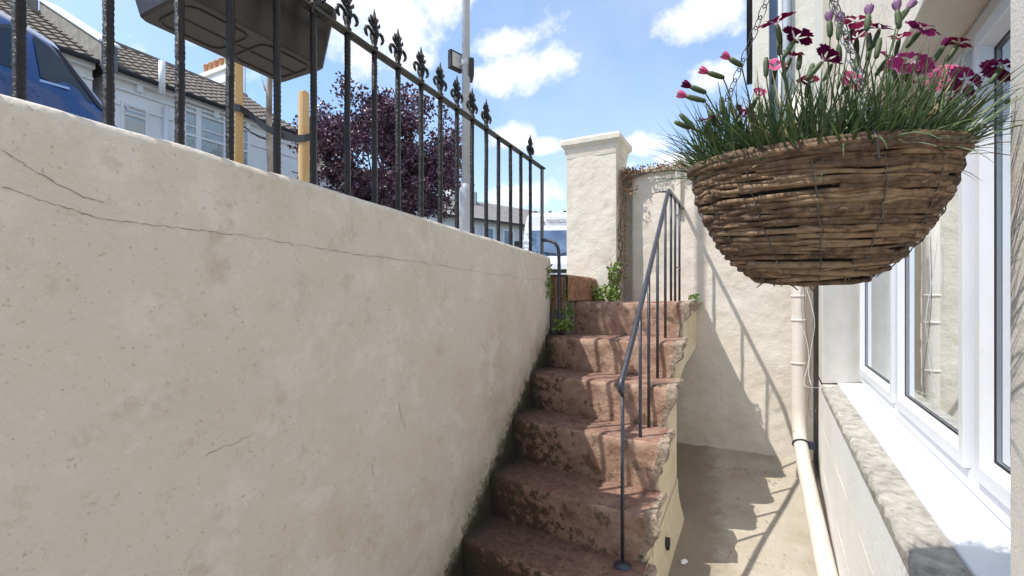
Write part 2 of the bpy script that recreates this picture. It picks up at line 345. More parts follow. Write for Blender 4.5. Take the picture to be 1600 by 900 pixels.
# ------------------------------------------------------------------ ground and street
STREET = .10; PAVE = .16
mb = MB()
for x0, x1, y0, y1 in ((-500, -1.36, -500, 500), (-1.36, 500, 3.55, 500), (-1.36, 500, -500, -3.3), (6, 500, -3.3, 3.55)):
    mb.quad((x0, y0, STREET - .03), (x1, y0, STREET - .03), (x1, y1, STREET - .03), (x0, y1, STREET - .03))
tag(mb.build('ground', M['earth']), kind='structure')
mb = MB().quad((-10.5, -120, STREET), (-2.75, -120, STREET), (-2.75, 160, STREET), (-10.5, 160, STREET))
tag(mb.build('road', M['asphalt']), kind='structure')
mb = MB().box(-2.63, -1.36, -60, 120, -.3, PAVE); mb.box(-13.7, -10.62, -60, 24, -.3, PAVE)
mb.box(-1.36, -1.02, 2.62, 3.14, -.3, PAVE - .004)
tag(mb.build('pavement', M['paving']), kind='structure')
mb = MB().box(-2.75, -2.634, -60, 120, -.3, PAVE + .006); mb.box(-10.616, -10.5, -60, 24, -.3, PAVE + .006)
tag(mb.build('kerb', M['kerb']), kind='structure')

# sunken yard floor: rises gently towards the far wall
def fz(y): return -1.0 - .112 * (3.3 - y) if y > -1 else -1.0 - .112 * 4.3
def floorpt(u, v):
    x = lerp(-1.12, .45, u); y = lerp(-3.3, 3.42, v)
    z = fz(y) + .006 * mn.noise(Vector((x * 3, y * 3, 0)))
    return (x, y, z)
vs, fs = grid(floorpt, 30, 100)
tag(MB().add(vs, fs).build('yard_floor', M['floor'], smooth=True), kind='structure')
# rough darker skim of mortar and a low ledge at the foot of the far wall
mb = MB()
def ledge(u, v):
    x = lerp(-.80, .27, u); y0 = 3.305; d = .17 + .03 * mn.noise(Vector((x * 5, 0, 1)))
    prof = [(0, .06), (.15, .044), (.55, .036), (.8, .022), (1, -.03)]
    return (x, y0 - d * v, fz(y0 - d * v) + interp(prof, v) + .006 * mn.noise(Vector((x * 14, v * 3, 2))))
vs, fs = grid(ledge, 36, 10); mb.add(vs, fs)
tag(mb.build('mortar_ledge', M['floor'], smooth=True), kind='structure')

# ------------------------------------------------------------------ left (street) wall
WX = -1.10
def topz(y): return interp([(-3.3, .42), (.29, .345), (.81, .332), (1.54, .304), (2.57, .262)], y)
t = thing('retaining_wall', (WX - .13, 0, -1.4), 'tall cream plastered basement wall running left of the steps, cracked and stained, railings on top', 'wall')
mb = MB()
def wpt(u, v):
    y = lerp(-3.3, 2.575, u); zt = topz(y) + .006 * mn.noise(Vector((y * 6, 0, 0)))
    z = lerp(-1.6, zt - .018, v)
    return (WX + .006 * mn.noise(Vector((y * 1.8, z * 1.8, 3))) + .0025 * mn.noise(Vector((y * 9, z * 9, 5))), y, z)
NU = 160
vs, fs = grid(wpt, NU, 70); mb.add(vs, fs)
def wtop(u, v):
    y = lerp(-3.3, 2.575, u); zt = topz(y) + .006 * mn.noise(Vector((y * 6, 0, 0)))
    pr = [(0, 0, -.018), (.1, -.006, -.006), (.2, -.018, 0), (.8, -.235, 0), (.9, -.247, -.006), (1, -.253, -.018)]
    k = min(int(v * 5 + 1e-6), 5)
    x_, z_ = [(0, -.018), (-.005, -.006), (-.018, .0), (-.235, 0), (-.247, -.006), (-.253, -.018)][k]
    base = .006 * mn.noise(Vector((y * 1.8, (zt - .018) * 1.8, 3))) + .0025 * mn.noise(Vector((y * 9, (zt - .018) * 9, 5)))
    return (WX + x_ + base * (1 - v) + .003 * mn.noise(Vector((y * 20, k, 9))) * (k > 0), y, zt + z_)
vs, fs = grid(wtop, NU, 5); mb.add(vs, fs)
def wback(u, v):
    y = lerp(-3.3, 2.575, u); zt = topz(y) - .018 + .006 * mn.noise(Vector((y * 6, 0, 0)))
    return (WX - .253, y, lerp(zt, -1.6, v))
vs, fs = grid(wback, 20, 2); mb.add(vs, fs)
# rounded end of the wall
zt = topz(2.575)
endp = [(WX, 2.575), (WX - .01, 2.60), (WX - .03, 2.615), (WX - .2, 2.615), (WX - .253, 2.575)]
vs = []
for z in (-1.6, zt - .03, zt - .01, zt - .004):
    k = 0 if z < zt - .02 else (.012 if z < zt - .006 else .03)
    for x, y in endp: vs.append((x - (k if x > WX - .1 else -k), y - k if y > 2.58 else y, z if z < 0 else z))
fs = [[i * 5 + j, i * 5 + j + 1, (i + 1) * 5 + j + 1, (i + 1) * 5 + j] for i in range(3) for j in range(4)] + [[15, 16, 17, 18, 19]]
mb.add(vs, fs)
mb.build('wall', M['plaster'], t, smooth=True)
# cracks, as slim irregular openings on the plaster face
def onwall(px, py):
    r_ = ray(px, py); return r_ * (WX / r_.x)
def crack(pix, w, name='crack'):
    pts = []
    for (a, b), (c, d) in zip(pix, pix[1:]):
        n = max(2, int(math.hypot(c - a, d - b) / 7))
        for i in range(n): pts.append((lerp(a, c, i / n) + jit(1.2), lerp(b, d, i / n) + jit(1.8)))
    pts.append(pix[-1]); P = [onwall(*p) for p in pts]
    mb_ = MB(); vs_ = []
    for i, p in enumerate(P):
        d_ = (P[min(i + 1, len(P) - 1)] - P[max(i - 1, 0)]).normalized(); sd_ = Vector((0, -d_.z, d_.y)); k = w * .62 * (.3 + random.random() * 1.0) * (.15 if i in (0, len(P) - 1) else 1)
        x = WX + .006 * mn.noise(Vector((p.y * 1.8, p.z * 1.8, 3))) + .0025 * mn.noise(Vector((p.y * 9, p.z * 9, 5))) + .0014
        vs_ += [(x, p.y + sd_.y * k, p.z + sd_.z * k), (x, p.y - sd_.y * k, p.z - sd_.z * k)]
    fs_ = [[2 * i, 2 * i + 1, 2 * i + 3, 2 * i + 2] for i in range(len(P) - 1)]
    mb_.add(vs_, fs_).build(name, M['crack'], t)
crack([(0, 236), (30, 252), (60, 272), (95, 290), (130, 308), (165, 316)], .0012)
crack([(0, 292), (60, 312), (120, 330), (170, 345), (240, 352), (330, 362), (400, 371), (480, 385), (560, 398), (640, 408), (720, 420), (790, 431), (852, 439)], .0011)
crack([(768, 428), (774, 470), (780, 520), (784, 575), (786, 620)], .0011)
crack([(748, 530), (756, 545), (758, 552)], .001)
crack([(622, 625), (632, 672)], .0012)
crack([(577, 715), (585, 748)], .0012)
crack([(318, 712), (345, 700), (375, 690), (400, 672)], .0009)

# ------------------------------------------------------------------ steps
t = thing('staircase', (-.72, 2.2, -1.35), 'flight of worn red concrete steps with broken right edges climbing to the street', 'staircase')
STEPS = [(-1.36, 1.21), (-1.17, 1.42), (-.978, 1.637), (-.786, 1.867), (-.574, 2.087), (-.380, 2.30), (-.196, 2.51), (0.0, 2.77)]
XR = -.352
for i, (z, y0) in enumerate(STEPS):
    last = i == len(STEPS) - 1
    yb = 3.3 if last else STEPS[i + 1][1] + .03
    zb = (STEPS[i - 1][0] - .02) if i else z - .25
    mb = MB(); nx = 44
    xr = XR - (.0 if not last else .0)
    # profile round the nosing: back of tread -> nosing -> riser foot
    prof = []
    for k in range(7): prof.append((lerp(yb - y0, .03, k / 6), 0, 0))
    prof += [(.014, -.002, 0), (.004, -.009, 1), (-.001, -.02, 1), (.0, -.045, 1), (.004, -.075, 1)]
    for k in range(1, 6): prof.append((.006 + .002 * k, lerp(-.075, zb - z, k / 5), 1))
    ny = len(prof)
    vs = []
    for a in range(nx + 1):
        u = a / nx; x = lerp(WX - .02, xr, u); sk = -.10 * u
        edge = max(0, (u - .90) / .10)
        for b, (py_, pz_, mk) in enumerate(prof):
            q = Vector((x * 9, i * 7.3 + b * .35, pz_ * 9))
            n1 = mn.noise(q); n2_ = mn.noise(q * 3.3)
            wob = .003 * n1 + .0022 * n2_
            chip = edge * (.018 * n1 + .012 * n2_ + .012)
            sag = -.006 * math.sin(math.pi * u)
            skk = sk * (1 if (b > 4 or not last) else b / 5.0)
            if b < 5 and not last: skk = sk
            X = x + edge * (.014 * mn.noise(Vector((b * .8, i * 3.1, 2))) + (.012 if 5 <= b <= 11 else (-.012 * (b - 11) if b > 11 else .004)))
            Y = y0 + py_ + skk + (wob + chip * .7 if b >= 7 else 0)
            Z = z + pz_ + (sag if b < 9 else 0) + (wob - chip * .5 if b > 5 else .002 * n2_)
            vs.append((X, min(Y, 3.298), Z))
    fs = []; mi = []
    for a in range(nx):
        for b in range(ny - 1):
            fs.append([a * ny + b, a * ny + b + 1, (a + 1) * ny + b + 1, (a + 1) * ny + b]); mi.append(2 if (a > nx - 3 and b > 4) or a > nx - 2 else prof[b][2])
    n0 = len(mb.v); mb.v += vs; mb.f += fs; mb.mi += mi
    # broken right end: a rough closing face that bulges over the cheek
    endv = [vs[nx * ny + b] for b in range(ny)]
    cx = (xr - .01, sum(v[1] for v in endv) / ny, z - .09)
    ring2 = []
    for b, v in enumerate(endv):
        k = .45; ring2.append((v[0] + .008 + .014 * mn.noise(Vector((b * .9, i * 2.2, 4))), lerp(v[1], cx[1], .06), lerp(v[2], z - .07, .18)))
    ring3 = [(v[0] - .035, lerp(v[1], cx[1], .22) + .01 * mn.noise(Vector((b, i, 8))), lerp(v[2], z - .11, .42) - .02) for b, v in enumerate(ring2)]
    for ra, rb in ((endv, ring2), (ring2, ring3)):
        mb.add(list(ra) + list(rb), [[b, b + 1, ny + b + 1, ny + b] for b in range(ny - 1)], 2)
    mb.add(ring3 + [(cx[0] - .04, cx[1], z - .12)], [[b, b + 1, ny] for b in range(ny - 1)], 2)
    mb.build('landing' if last else 'step', [M['step'], M['riser'], M['broken']], t, smooth=True)
# cheek of the flight
def cheekpt(x, y, z): return (x, y, z)
poly = [(1.12, -1.6), (1.12, -1.40)]
for i, (z, y0) in enumerate(STEPS):
    poly += [(y0 - .06, z - .06 if i else -1.42), (y0 - .055, z - .035)] if i else []
poly = [(1.13, -1.6)]
for i, (z, y0) in enumerate(STEPS):
    yn = 3.30 if i == len(STEPS) - 1 else STEPS[i + 1][1] - .066
    poly += [(y0 - .066, z - .03), (yn, z - .03)]
poly += [(3.30, -.30), (3.0, -.345), (2.80, -.36), (2.52, -.44), (2.49, -.50), (2.49, -1.6)]
mb = MB(); CX = -.375
vs = [(CX + .004 * mn.noise(Vector((y * 5, z * 5, 1))), y, z) for y, z in poly] + [(-.44, y, z) for y, z in poly]
n = len(poly); mb.add(vs, [list(range(n))[::-1]] + [[i, (i + 1) % n, n + (i + 1) % n, n + i] for i in range(n)])
mb.build('cheek_wall', M['cheek'], t, bevel=.012)
# flared render at the foot of the cheek
mb = MB()
def flare(u, v):
    y = lerp(1.1, 2.50, u); zf = fz(y); a = v
    return (CX + .002 + .034 * (a ** 2.2) * (1 + .2 * mn.noise(Vector((y * 6, 0, 0)))) , y, lerp(zf + .2, zf - .01, a))
vs, fs = grid(flare, 40, 8); mb.add(vs, fs); mb.build('foot_fillet', M['cheek'], t, smooth=True)
# extra step up to the pavement
tt = thing('street_step', (-1.05, 2.9, 0), 'rust orange concrete threshold step between landing and pavement, below the gate pillar', 'step')
mb = MB()
def rb(u, v):
    y = lerp(2.60, 3.16, u); pr = [(0, 0), (0.0, .13), (-.006, .145), (-.03, .152), (-.12, .155), (-.2, .156)]
    k = v * 5; i = min(4, int(k)); f = k - i
    a, b = pr[i], pr[i + 1]
    nn = .005 * mn.noise(Vector((y * 12, v * 6, 0)))
    return (-1.0 + lerp(a[0], b[0], f) + nn, y, .002 + lerp(a[1], b[1], f) + nn * .6)
vs, fs = grid(rb, 40, 20); mb.add(vs, fs); mb.box(-1.2, -1.03, 2.6, 3.15, -.05, .14)
mb.build('riser', M['rust'], tt, smooth=False)

# ------------------------------------------------------------------ far wall and gate pillar
t = thing('boundary_wall', (-.3, 3.4, -1.0), 'cream rendered wall facing the camera at the far end of the yard behind the landing', 'wall')
mb = MB()
def fw(u, v):
    x = lerp(-.96, .27, u); z = lerp(-1.15, .885 + .008 * mn.noise(Vector((x * 7, 0, 0))), v)
    y = 3.30 + .006 * mn.noise(Vector((x * 3, z * 3, 6))) + .003 * mn.noise(Vector((x * 14, z * 14, 6)))
    if x < -.80: y += .10
    return (x, y, z)
vs, fs = grid(fw, 90, 110); mb.add(vs, fs)
mb.box(-.96, .6, 3.405, 3.56, -1.15, .88); mb.box(-.79, .27, 3.31, 3.42, -.9, .872)
mb.build('wall', M['cream'], t, smooth=True)
mb = MB().box(-.505, -.472, 3.275, 3.30, .57, .93); mb.build('batten', M['light_trim'], t, bevel=.003)
mb = MB()
for k in range(24):
    x0 = -.9 + k * .05; mb.box(x0, x0 + .049, 3.285, 3.57, .872, .905 + jit(.006))
mb.build('coping', M['cream'], t, bevel=.006)

t = thing('gate_pillar', (-1.05, 3.29, .1), 'square cream gate pillar with moulded cap, peeling render and dry vine on its edge', 'pillar')
mb = MB()
PX0, PX1, PY0, PY1 = -1.222, -.868, 3.15, 3.43
for (ax, a0, a1, fixed) in (('x', PX0, PX1, PY0), ('y', PY0, PY1, PX1), ('y', PY0, PY1, PX0), ('x', PX0, PX1, PY1)):
    def pf(u, v, ax=ax, a0=a0, a1=a1, fixed=fixed):
        a = lerp(a0, a1, u); z = lerp(-.15, 1.03, v); nn = .005 * mn.noise(Vector((a * 6, z * 6, fixed))) + .003 * mn.noise(Vector((a * 17, z * 17, fixed)))
        k = 4 * u * (1 - u); k = min(1, k * 4)
        return (a, fixed + nn * k, z) if ax == 'x' else (fixed + nn * k, a, z)
    vs, fs = grid(pf, 24, 70); mb.add(vs, fs)
mb.build('shaft', M['pillar'], t, smooth=True)
mb = MB()
def sqring(o, z): return [(PX0 - o, PY0 - o, z), (PX1 + o, PY0 - o, z), (PX1 + o, PY1 + o, z), (PX0 - o, PY1 + o, z)]
prof = [(0.002, 1.0), (.006, 1.03), (.012, 1.045), (.012, 1.062), (.026, 1.082), (.034, 1.09), (.034, 1.122), (.028, 1.130), (-.06, 1.165), (-.12, 1.175)]
vs = []; [vs.extend(sqring(o, z)) for o, z in prof]
fs = [[i * 4 + j, i * 4 + (j + 1) % 4, (i + 1) * 4 + (j + 1) % 4, (i + 1) * 4 + j] for i in range(len(prof) - 1) for j in range(4)] + [[36, 37, 38, 39]]
mb.add(vs, fs); mb.build('cap', M['pillar'], t, bevel=.003)

# dried vine on the pillar edge and along the wall
def strand(mb_, pts, r0, r1, n=5):
    k = len(pts); mb_.tube(pts, [lerp(r0, r1, i / (k - 1)) for i in range(k)], n)
def wander(a, b, n, amp):
    a, b = Vector(a), Vector(b); return [a.lerp(b, i / n) + Vector((jit(amp), jit(amp) * .5, jit(amp))) for i in range(n + 1)]
t = thing('dried_vine', (-.85, 3.2, 0), 'dead brown creeper clinging to the gate pillar corner and trailing along the wall top', 'plant')
st = MB(); lf = MB()
for k in range(5):
    pts = wander((-.858 + jit(.012), 3.20 + jit(.05), .02), (-.850 + jit(.02), 3.25 + jit(.05), .88), 14, .018); strand(st, pts, .0035, .002)
for k in range(3):
    strand(st, wander((-.85, 3.27, .86 + jit(.03)), (-.42 + jit(.05), 3.27, .90 + jit(.03)), 10, .014), .003, .0012)
for k in range(620):
    if random.random() < .5:
        p = Vector((-.848 + jit(.022), 3.21 + random.random() * .08, random.uniform(.12, .92)))
        if random.random() < .35: p = Vector((-.85 + random.random() * .10, 3.24 + jit(.03), random.uniform(.72, .92)))
    else: p = Vector((random.uniform(-.86, -.44), 3.262 + jit(.02), .895 + jit(.022) * (1.3 if random.random() < .3 else 1)))
    leafmesh(lf, p, rnd() + Vector((0, -.6, -.5)), rnd(), random.uniform(.012, .026), random.uniform(.008, .016))
st.build('stem', M['bark'], t); lf.build('foliage', M['dry'], t)
t = thing('ivy_plant', (-.87, 3.15, 0), 'bright green leafy creeper at the foot of the gate pillar on the landing', 'plant')
st = MB(); lf = MB()
for k in range(340):
    if random.random() < .5: p = Vector((-.875 + jit(.035), 3.13 + jit(.03), random.random() ** .8 * .25))
    else: p = Vector((random.uniform(-1.0, -.84), 3.08 + jit(.05), abs(jit(.10)) * (1 - abs((-.9) - random.uniform(-1, -.84)) * 2)))
    leafmesh(lf, p, rnd() + Vector((.2, -.6, .3)), rnd() + Vector((0, -1, .5)), random.uniform(.018, .034), random.uniform(.014, .026))
for k in range(7): strand(st, wander((-.88 + jit(.03), 3.12, 0), (-.875 + jit(.05), 3.13, .26 + jit(.05)), 6, .01), .002, .001)
st.build('stem', M['bark'], t); lf.build('foliage', M['ivy'], t)
t = thing('creeper_plant', (-1.05, 2.6, -.19), 'green leafy creeper growing at the end of the left wall beside the curved rail', 'plant')
st = MB(); lf = MB()
for k in range(620):
    h = random.random()
    p = Vector((-1.045 + jit(.03), 2.66 + jit(.05), lerp(-.19, .08, h ** .8)))
    if k % 5 == 0: p = Vector((-1.07 + random.random() * .09, 2.56 + jit(.06), -.165 + abs(jit(.05))))
    if k % 13 == 0: p = Vector((-1.092, 2.54 + jit(.03), random.uniform(0.02, .20)))
    leafmesh(lf, p, rnd() + Vector((.4, -.5, .2)), rnd() + Vector((.4, -1, .5)), random.uniform(.016, .03), random.uniform(.013, .024))
for k in range(6): strand(st, wander((-1.08, 2.6 + jit(.04), -.19), (-1.09 + jit(.01), 2.58 + jit(.04), .12 + jit(.1)), 8, .008), .0018, .001)
st.build('stem', M['bark'], t); lf.build('foliage', M['ivy'], t)
t = thing('weed', (-.36, 2.95, -.02), 'tiny bright green weed sprouting from the right edge of the landing', 'plant')
lf = MB(); st = MB()
for k in range(46): leafmesh(lf, Vector((-.352 + jit(.03), 2.97 + jit(.03), -.005 + abs(jit(.035)))), rnd() + Vector((.3, -.4, .5)), rnd() + Vector((0, -1, .5)), .018, .014)
for k in range(6): strand(st, wander((-.365, 2.97, -.03), (-.35 + jit(.03), 2.97 + jit(.03), .02), 3, .003), .0012, .0008)
lf.build('foliage', M['ivy'], t); st.build('stem', M['ivy'], t)

# ------------------------------------------------------------------ stair handrail (right)
t = thing('stair_handrail', (-.455, 2.3, -.97), 'slim blue black iron handrail with upright bars on the open side of the steps', 'handrail')
HX = -.455
P0 = Vector((HX, 1.735, -.300)); P1 = Vector((HX, 2.71, .600)); P2 = Vector((HX - .004, 3.29, .612))
mb = MB()
curl = [P0 + Vector((0, .012, -.028)), P0 + Vector((0, -.006, -.034)), P0 + Vector((0, -.020, -.022)), P0 + Vector((0, -.018, -.006)), P0 + Vector((0, -.002, .010))]
path = curl + [P0.lerp(P1, k / 6) for k in range(1, 6)] + [P1 - (P1 - P0).normalized() * .03, P1 + Vector((0, -.004, .002)), P1 + Vector((0, .02, .012)), P2]
mb.tube(path, .0115, 12); mb.build('rail', M['rail'], t, smooth=True)
mb = MB(); mb.lathe(Vector((HX, 3.297, .612)), [(.0, 0), (.0, 0)], 4) if False else None
for y, zb in ((1.74, -.978), (2.03, -.786), (2.20, -.574), (2.405, -.380), (2.62, -.196), (2.80, 0), (2.945, 0), (3.11, 0)):
    zt = lerp(P0.z, P1.z, (y - P0.y) / (P1.y - P0.y)) if y < 2.71 else .606
    mb = MB(); mb.tube([(HX, y, zb - .01), (HX, y, lerp(zb, zt, .5)), (HX, y, zt)], .0072, 8)
    mb.build('post', M['rail'], t, smooth=True)
mb = MB(); mb.lathe((HX, 1.74, -.984), [(.035, 0), (.033, .008), (.016, .016), (.009, .02)], 14); mb.build('foot_flange', M['rail'], t, smooth=True)
mb = MB(); mb.tube([(HX + .008, 2.945, .20), (HX + .008, 3.11, .20)], .004, 6); mb.build('tie_bar', M['rail'], t)
mb = MB(); mb.tube([(HX, 2.72, .60), (HX - .05, 2.70, .602), (HX - .085, 2.71, .600), (HX - .05, 2.735, .612), (HX - .01, 2.76, .615)], .0025, 6); mb.build('wire_hook', M['rail'], t, smooth=True)

# curved rail at wall end
t = thing('curved_handrail', (-1.03, 2.54, -.196), 'short bent black rail dropping from the railing end post to the third step from the top', 'handrail')
t['label'] = 'short bent black rail curving down from the end of the street railings to the steps'
RX = -1.17
pts = [(RX, 2.612, .366), (-1.13, 2.615, .362), (-1.085, 2.605, .345), (-1.06, 2.60, .31), (-1.052, 2.59, .22), (-1.045, 2.575, .0), (-1.035, 2.56, -.2)]
sm = []
for i in range(len(pts) - 1):
    for k in range(4): sm.append(Vector(pts[i]).lerp(Vector(pts[i + 1]), k / 4))
sm.append(Vector(pts[-1])); sm = [sm[0]] + [(sm[i - 1] + sm[i] + sm[i + 1]) / 3 for i in range(1, len(sm) - 1)] + [sm[-1]]
mb = MB(); mb.tube(sm, .0105, 10); mb.build('rail', M['rail'], t, smooth=True)

# ------------------------------------------------------------------ street railings
t = thing('iron_railing', (RX, 1.5, .28), 'old black iron railings with leaf shaped finials standing on the left wall', 'railing')
def rz(y): return interp([(-3, .98), (.9, .862), (2.617, .80)], y)
mb = MB()
y = -1.6; vs = []
ys = [y + (2.63 - y) * k / 60 for k in range(61)]
for yy in ys:
    z = rz(yy) + .0015 * mn.noise(Vector((yy * 25, 0, 0)))
    w = .0155 + .0012 * mn.noise(Vector((yy * 30, 4, 0)))
    vs += [(RX - w, yy, z - .0045), (RX + w, yy, z - .0045), (RX + w * .9, yy, z + .005), (RX - w * .9, yy, z + .005)]
fs = [[i * 4 + j, i * 4 + (j + 1) % 4, (i + 1) * 4 + (j + 1) % 4, (i + 1) * 4 + j] for i in range(60) for j in range(4)] + [[0, 3, 2, 1], [240, 241, 242, 243]]
mb.add(vs, fs); mb.build('top_rail', M['iron_top'], t, bevel=.001)

def finial(mb_, p, s=1.0):
    """leafy spearhead: stem bulbs, central serrated leaf, two side scrolls in the railing plane and a shallow pair across it"""
    x, y, z = p
    mb_.lathe((x, y, z), [(.004, 0), (.0125 * s, .004 * s), (.0135 * s, .010 * s), (.008 * s, .016 * s), (.0105 * s, .026 * s), (.0125 * s, .036 * s), (.009 * s, .046 * s), (.007 * s, .06 * s), (.0065 * s, .08 * s), (.004 * s, .1 * s)], 10)
    for ax in ((0, 1), (1, 0)):
        k = 1.22 if ax == (0, 1) else .4
        for sgn in (-1, 1):
            # lower scroll leaf curling outwards and down
            path = [(.004, .050), (.012, .062), (.022, .068), (.030, .064), (.034, .053), (.031, .042), (.026, .034)]
            rr = [.0045, .0055, .0062, .0064, .0062, .0055, .003]
            pts_ = [(x + ax[0] * sgn * a * s * k, y + ax[1] * sgn * a * s * k, z + b * s + (jit(.0012))) for a, b in path]
            mb_.tube(pts_, [q * s for q in rr], 7)
            pts_ = [(x + ax[0] * sgn * a * s * k, y + ax[1] * sgn * a * s * k, z + b * s) for a, b in [(.003, .075), (.011, .084), (.019, .092), (.021, .102)]]
            mb_.tube(pts_, [.005 * s, .0062 * s, .006 * s, .002 * s], 6)
            pts_ = [(x + ax[0] * sgn * a * s * k, y + ax[1] * sgn * a * s * k, z + b * s) for a, b in [(.003, .094), (.008, .102), (.013, .11), (.013, .117)]]
            mb_.tube(pts_, [.004 * s, .005 * s, .0045 * s, .0015 * s], 6)
    mb_.lathe((x, y, z + .085 * s), [(.005 * s, 0), (.0095 * s, .012 * s), (.0085 * s, .024 * s), (.005 * s, .038 * s), (.0015 * s, .056 * s)], 8)
yr = [.288, .3998, .5129, .612, .7217, .8234, .934, 1.0355, 1.137, 1.25, 1.356, 1.459, 1.564, 1.671, 1.773, 1.884, 1.987, 2.09]
ybars = [-1.17 * .107 * k + .288 * 1.17 for k in range(12, 0, -1)] + [v * 1.17 for v in yr]
for i, y in enumerate(ybars):
    zb = topz(y) - .01; zt = rz(y) - .004; mb = MB()
    n = 84 if y > 0 else 6
    pts_ = []; rs = []
    for k in range(n + 1):
        z = lerp(zb, zt, k / n); pts_.append((RX + .0015 * mn.noise(Vector((y * 9, z * 6, 1))), y + .0015 * mn.noise(Vector((y * 9, z * 6, 7))), z))
        rs.append(.0098 + (.0006 if k % 2 else -.0006) + .0010 * mn.noise(Vector((y * 31, z * 60, 1))) + .0040 * max(0, 1 - k / 4) * (n > 10))
    mb.tube(pts_, rs, 9); b = mb.build('bar', M['iron'], t, smooth=True)
    j = i - 12
    if j >= 14 and j != 17: continue
    mb = MB(); finial(mb, (RX, y, rz(y) + .004), 1.0); mb.build('finial', M['iron'], b, smooth=True)
mb = MB(); mb.box(RX - .006, RX + .006, 2.595, 2.622, topz(2.57) - .01, .798); mb.build('end_post', M['rail'], t, bevel=.001)

# ------------------------------------------------------------------ planter hung on the railings
t = thing('hanging_planter', (-1.325, .85, .734), 'dark brown plastic trough planter hooked on the top rail, seen from beneath', 'planter')
def rrect(x0, x1, y0, y1, r, z, n=4):
    o = []
    for cx_, cy_, a0 in ((x1 - r, y1 - r, 0), (x0 + r, y1 - r, 90), (x0 + r, y0 + r, 180), (x1 - r, y0 + r, 270)):
        for k in range(n + 1): a = R(a0 + 90 * k / n); o.append((cx_ + r * math.cos(a), cy_ + r * math.sin(a), z))
    return o
X0, X1, Y0, Y1, Z0 = -1.440, -1.222, .635, 1.055, .734
rings = [rrect(X0 + .006, X1 - .006, Y0 + .006, Y1 - .006, .018, Z0), rrect(X0, X1, Y0, Y1, .022, Z0 + .006), rrect(X0 - .035, X1 + .012, Y0 - .035, Y1 + .035, .03, Z0 + .175),
         rrect(X0 - .046, X1 + .016, Y0 - .046, Y1 + .046, .034, Z0 + .178), rrect(X0 - .046, X1 + .016, Y0 - .046, Y1 + .046, .034, Z0 + .20), rrect(X0 - .03, X1 + .004, Y0 - .03, Y1 + .03, .03, Z0 + .20), rrect(X0 + .01, X1 - .01, Y0 + .01, Y1 - .01, .02, Z0 + .05)]
mb = MB(); vs = []; [vs.extend(r_) for r_ in rings]; n = len(rings[0])
fs = [[i * n + j, i * n + (j + 1) % n, (i + 1) * n + (j + 1) % n, (i + 1) * n + j] for i in range(len(rings) - 1) for j in range(n)] + [list(range(n))[::-1]]
mb.add(vs, fs); mb.build('trough', M['plastic'], t, smooth=False)
mb = MB()   # raised mouldings on the underside
for a0, a1, b0, b1 in ((X0 + .03, X1 - .03, Y0 + .03, (Y0 + Y1) / 2 - .02), (X0 + .03, X1 - .03, (Y0 + Y1) / 2 + .02, Y1 - .03)):
    loop = rrect(a0, a1, b0, b1, .03, Z0 - .0015); loop.append(loop[0]); mb.tube(loop, .0032, 6, caps=False)
mb.tube([((X0 + X1) / 2, Y0 + .03, Z0 - .001), ((X0 + X1) / 2, Y1 - .03, Z0 - .001)], .003, 6)
mb.build('base_moulding', M['plastic'], t, smooth=True)
mb = MB(); mb.add(rrect(X0 - .02, X1 + .0, Y0 - .02, Y1 + .02, .03, Z0 + .165), [list(range(n))]); mb.build('soil', M['soil'], t)
for y in (.74, .95):
    mb = MB(); mb.tube([(RX + .012, y, rz(y) - .02), (RX + .019, y, rz(y) + .006), (RX, y, rz(y) + .0105), (RX - .03, y, rz(y) + .0105), (X1 + .018, y, Z0 + .205), (X1 - .0, y, Z0 + .206), (X1 - .008, y, Z0 + .185)], .004, 6)
    mb.build('hook', M['black_box'], t)
tp = thing('trailing_plant', (-1.33, .85, .90), 'low leafy plant growing in the dark trough above the railings', 'plant')
lf = MB(); st = MB()
for k in range(200):
    p = Vector((random.uniform(X0, X1), random.uniform(Y0, Y1), Z0 + .17 + random.random() * .13)); leafmesh(lf, p, rnd() + Vector((0, 0, .5)), rnd(), .03, .018)
for k in range(16): strand(st, wander((random.uniform(X0 + .03, X1 - .03), random.uniform(Y0, Y1), Z0 + .16), (random.uniform(X0, X1), random.uniform(Y0, Y1), Z0 + .29), 4, .006), .002, .001)
lf.build('foliage', M['ivy'], tp); st.build('stem', M['bark'], tp)

# ------------------------------------------------------------------ staked street sapling
TS = 2.3
a = at(370, 105, TS); t = thing('tree_stake', (a.x, a.y, PAVE), 'square sawn timber stake rising behind the railings under the dark planter', 'stake', 'stakes of the young tree')
mb = MB(); mb.box(a.x - .021, a.x + .021, a.y - .021, a.y + .021, PAVE, a.z + .06, fn=lambda x, y, z: (x, y, z)); mb.build('post', M['stake'], t, bevel=.003)
SA = a
a = at(475, 145, TS); t = thing('tree_stake', (a.x, a.y, PAVE), 'round timber stake with a split top standing free right of the planter', 'stake', 'stakes of the young tree')
mb = MB(); vs = []
n = 14
for k, z in enumerate((PAVE, .5, .8, a.z - .05, a.z)):
    for j in range(n):
        an = 2 * math.pi * j / n; rr = .025 * (1 + .06 * mn.noise(Vector((math.cos(an) * 2, math.sin(an) * 2, z * 3))))
        zz = z + (.012 * mn.noise(Vector((j * .9, 3, 3))) if k == 4 else 0) - (.0 if k < 4 else max(0, -math.cos(an)) * .0)
        rr *= (1 if k < 4 else (.8 if 3 < j < 8 else .97))
        vs.append((a.x + rr * math.cos(an), a.y + rr * math.sin(an), zz))
fs = [[i * n + j, i * n + (j + 1) % n, (i + 1) * n + (j + 1) % n, (i + 1) * n + j] for i in range(4) for j in range(n)] + [[4 * n + j for j in range(n)]]
mb.add(vs, fs); mb.build('post', M['stake'], t, smooth=False)
SB = a
a = at(421, 200, TS + .05); t = thing('sapling', (a.x, a.y, PAVE), 'thin pale barked young street tree tied between two timber stakes', 'tree')
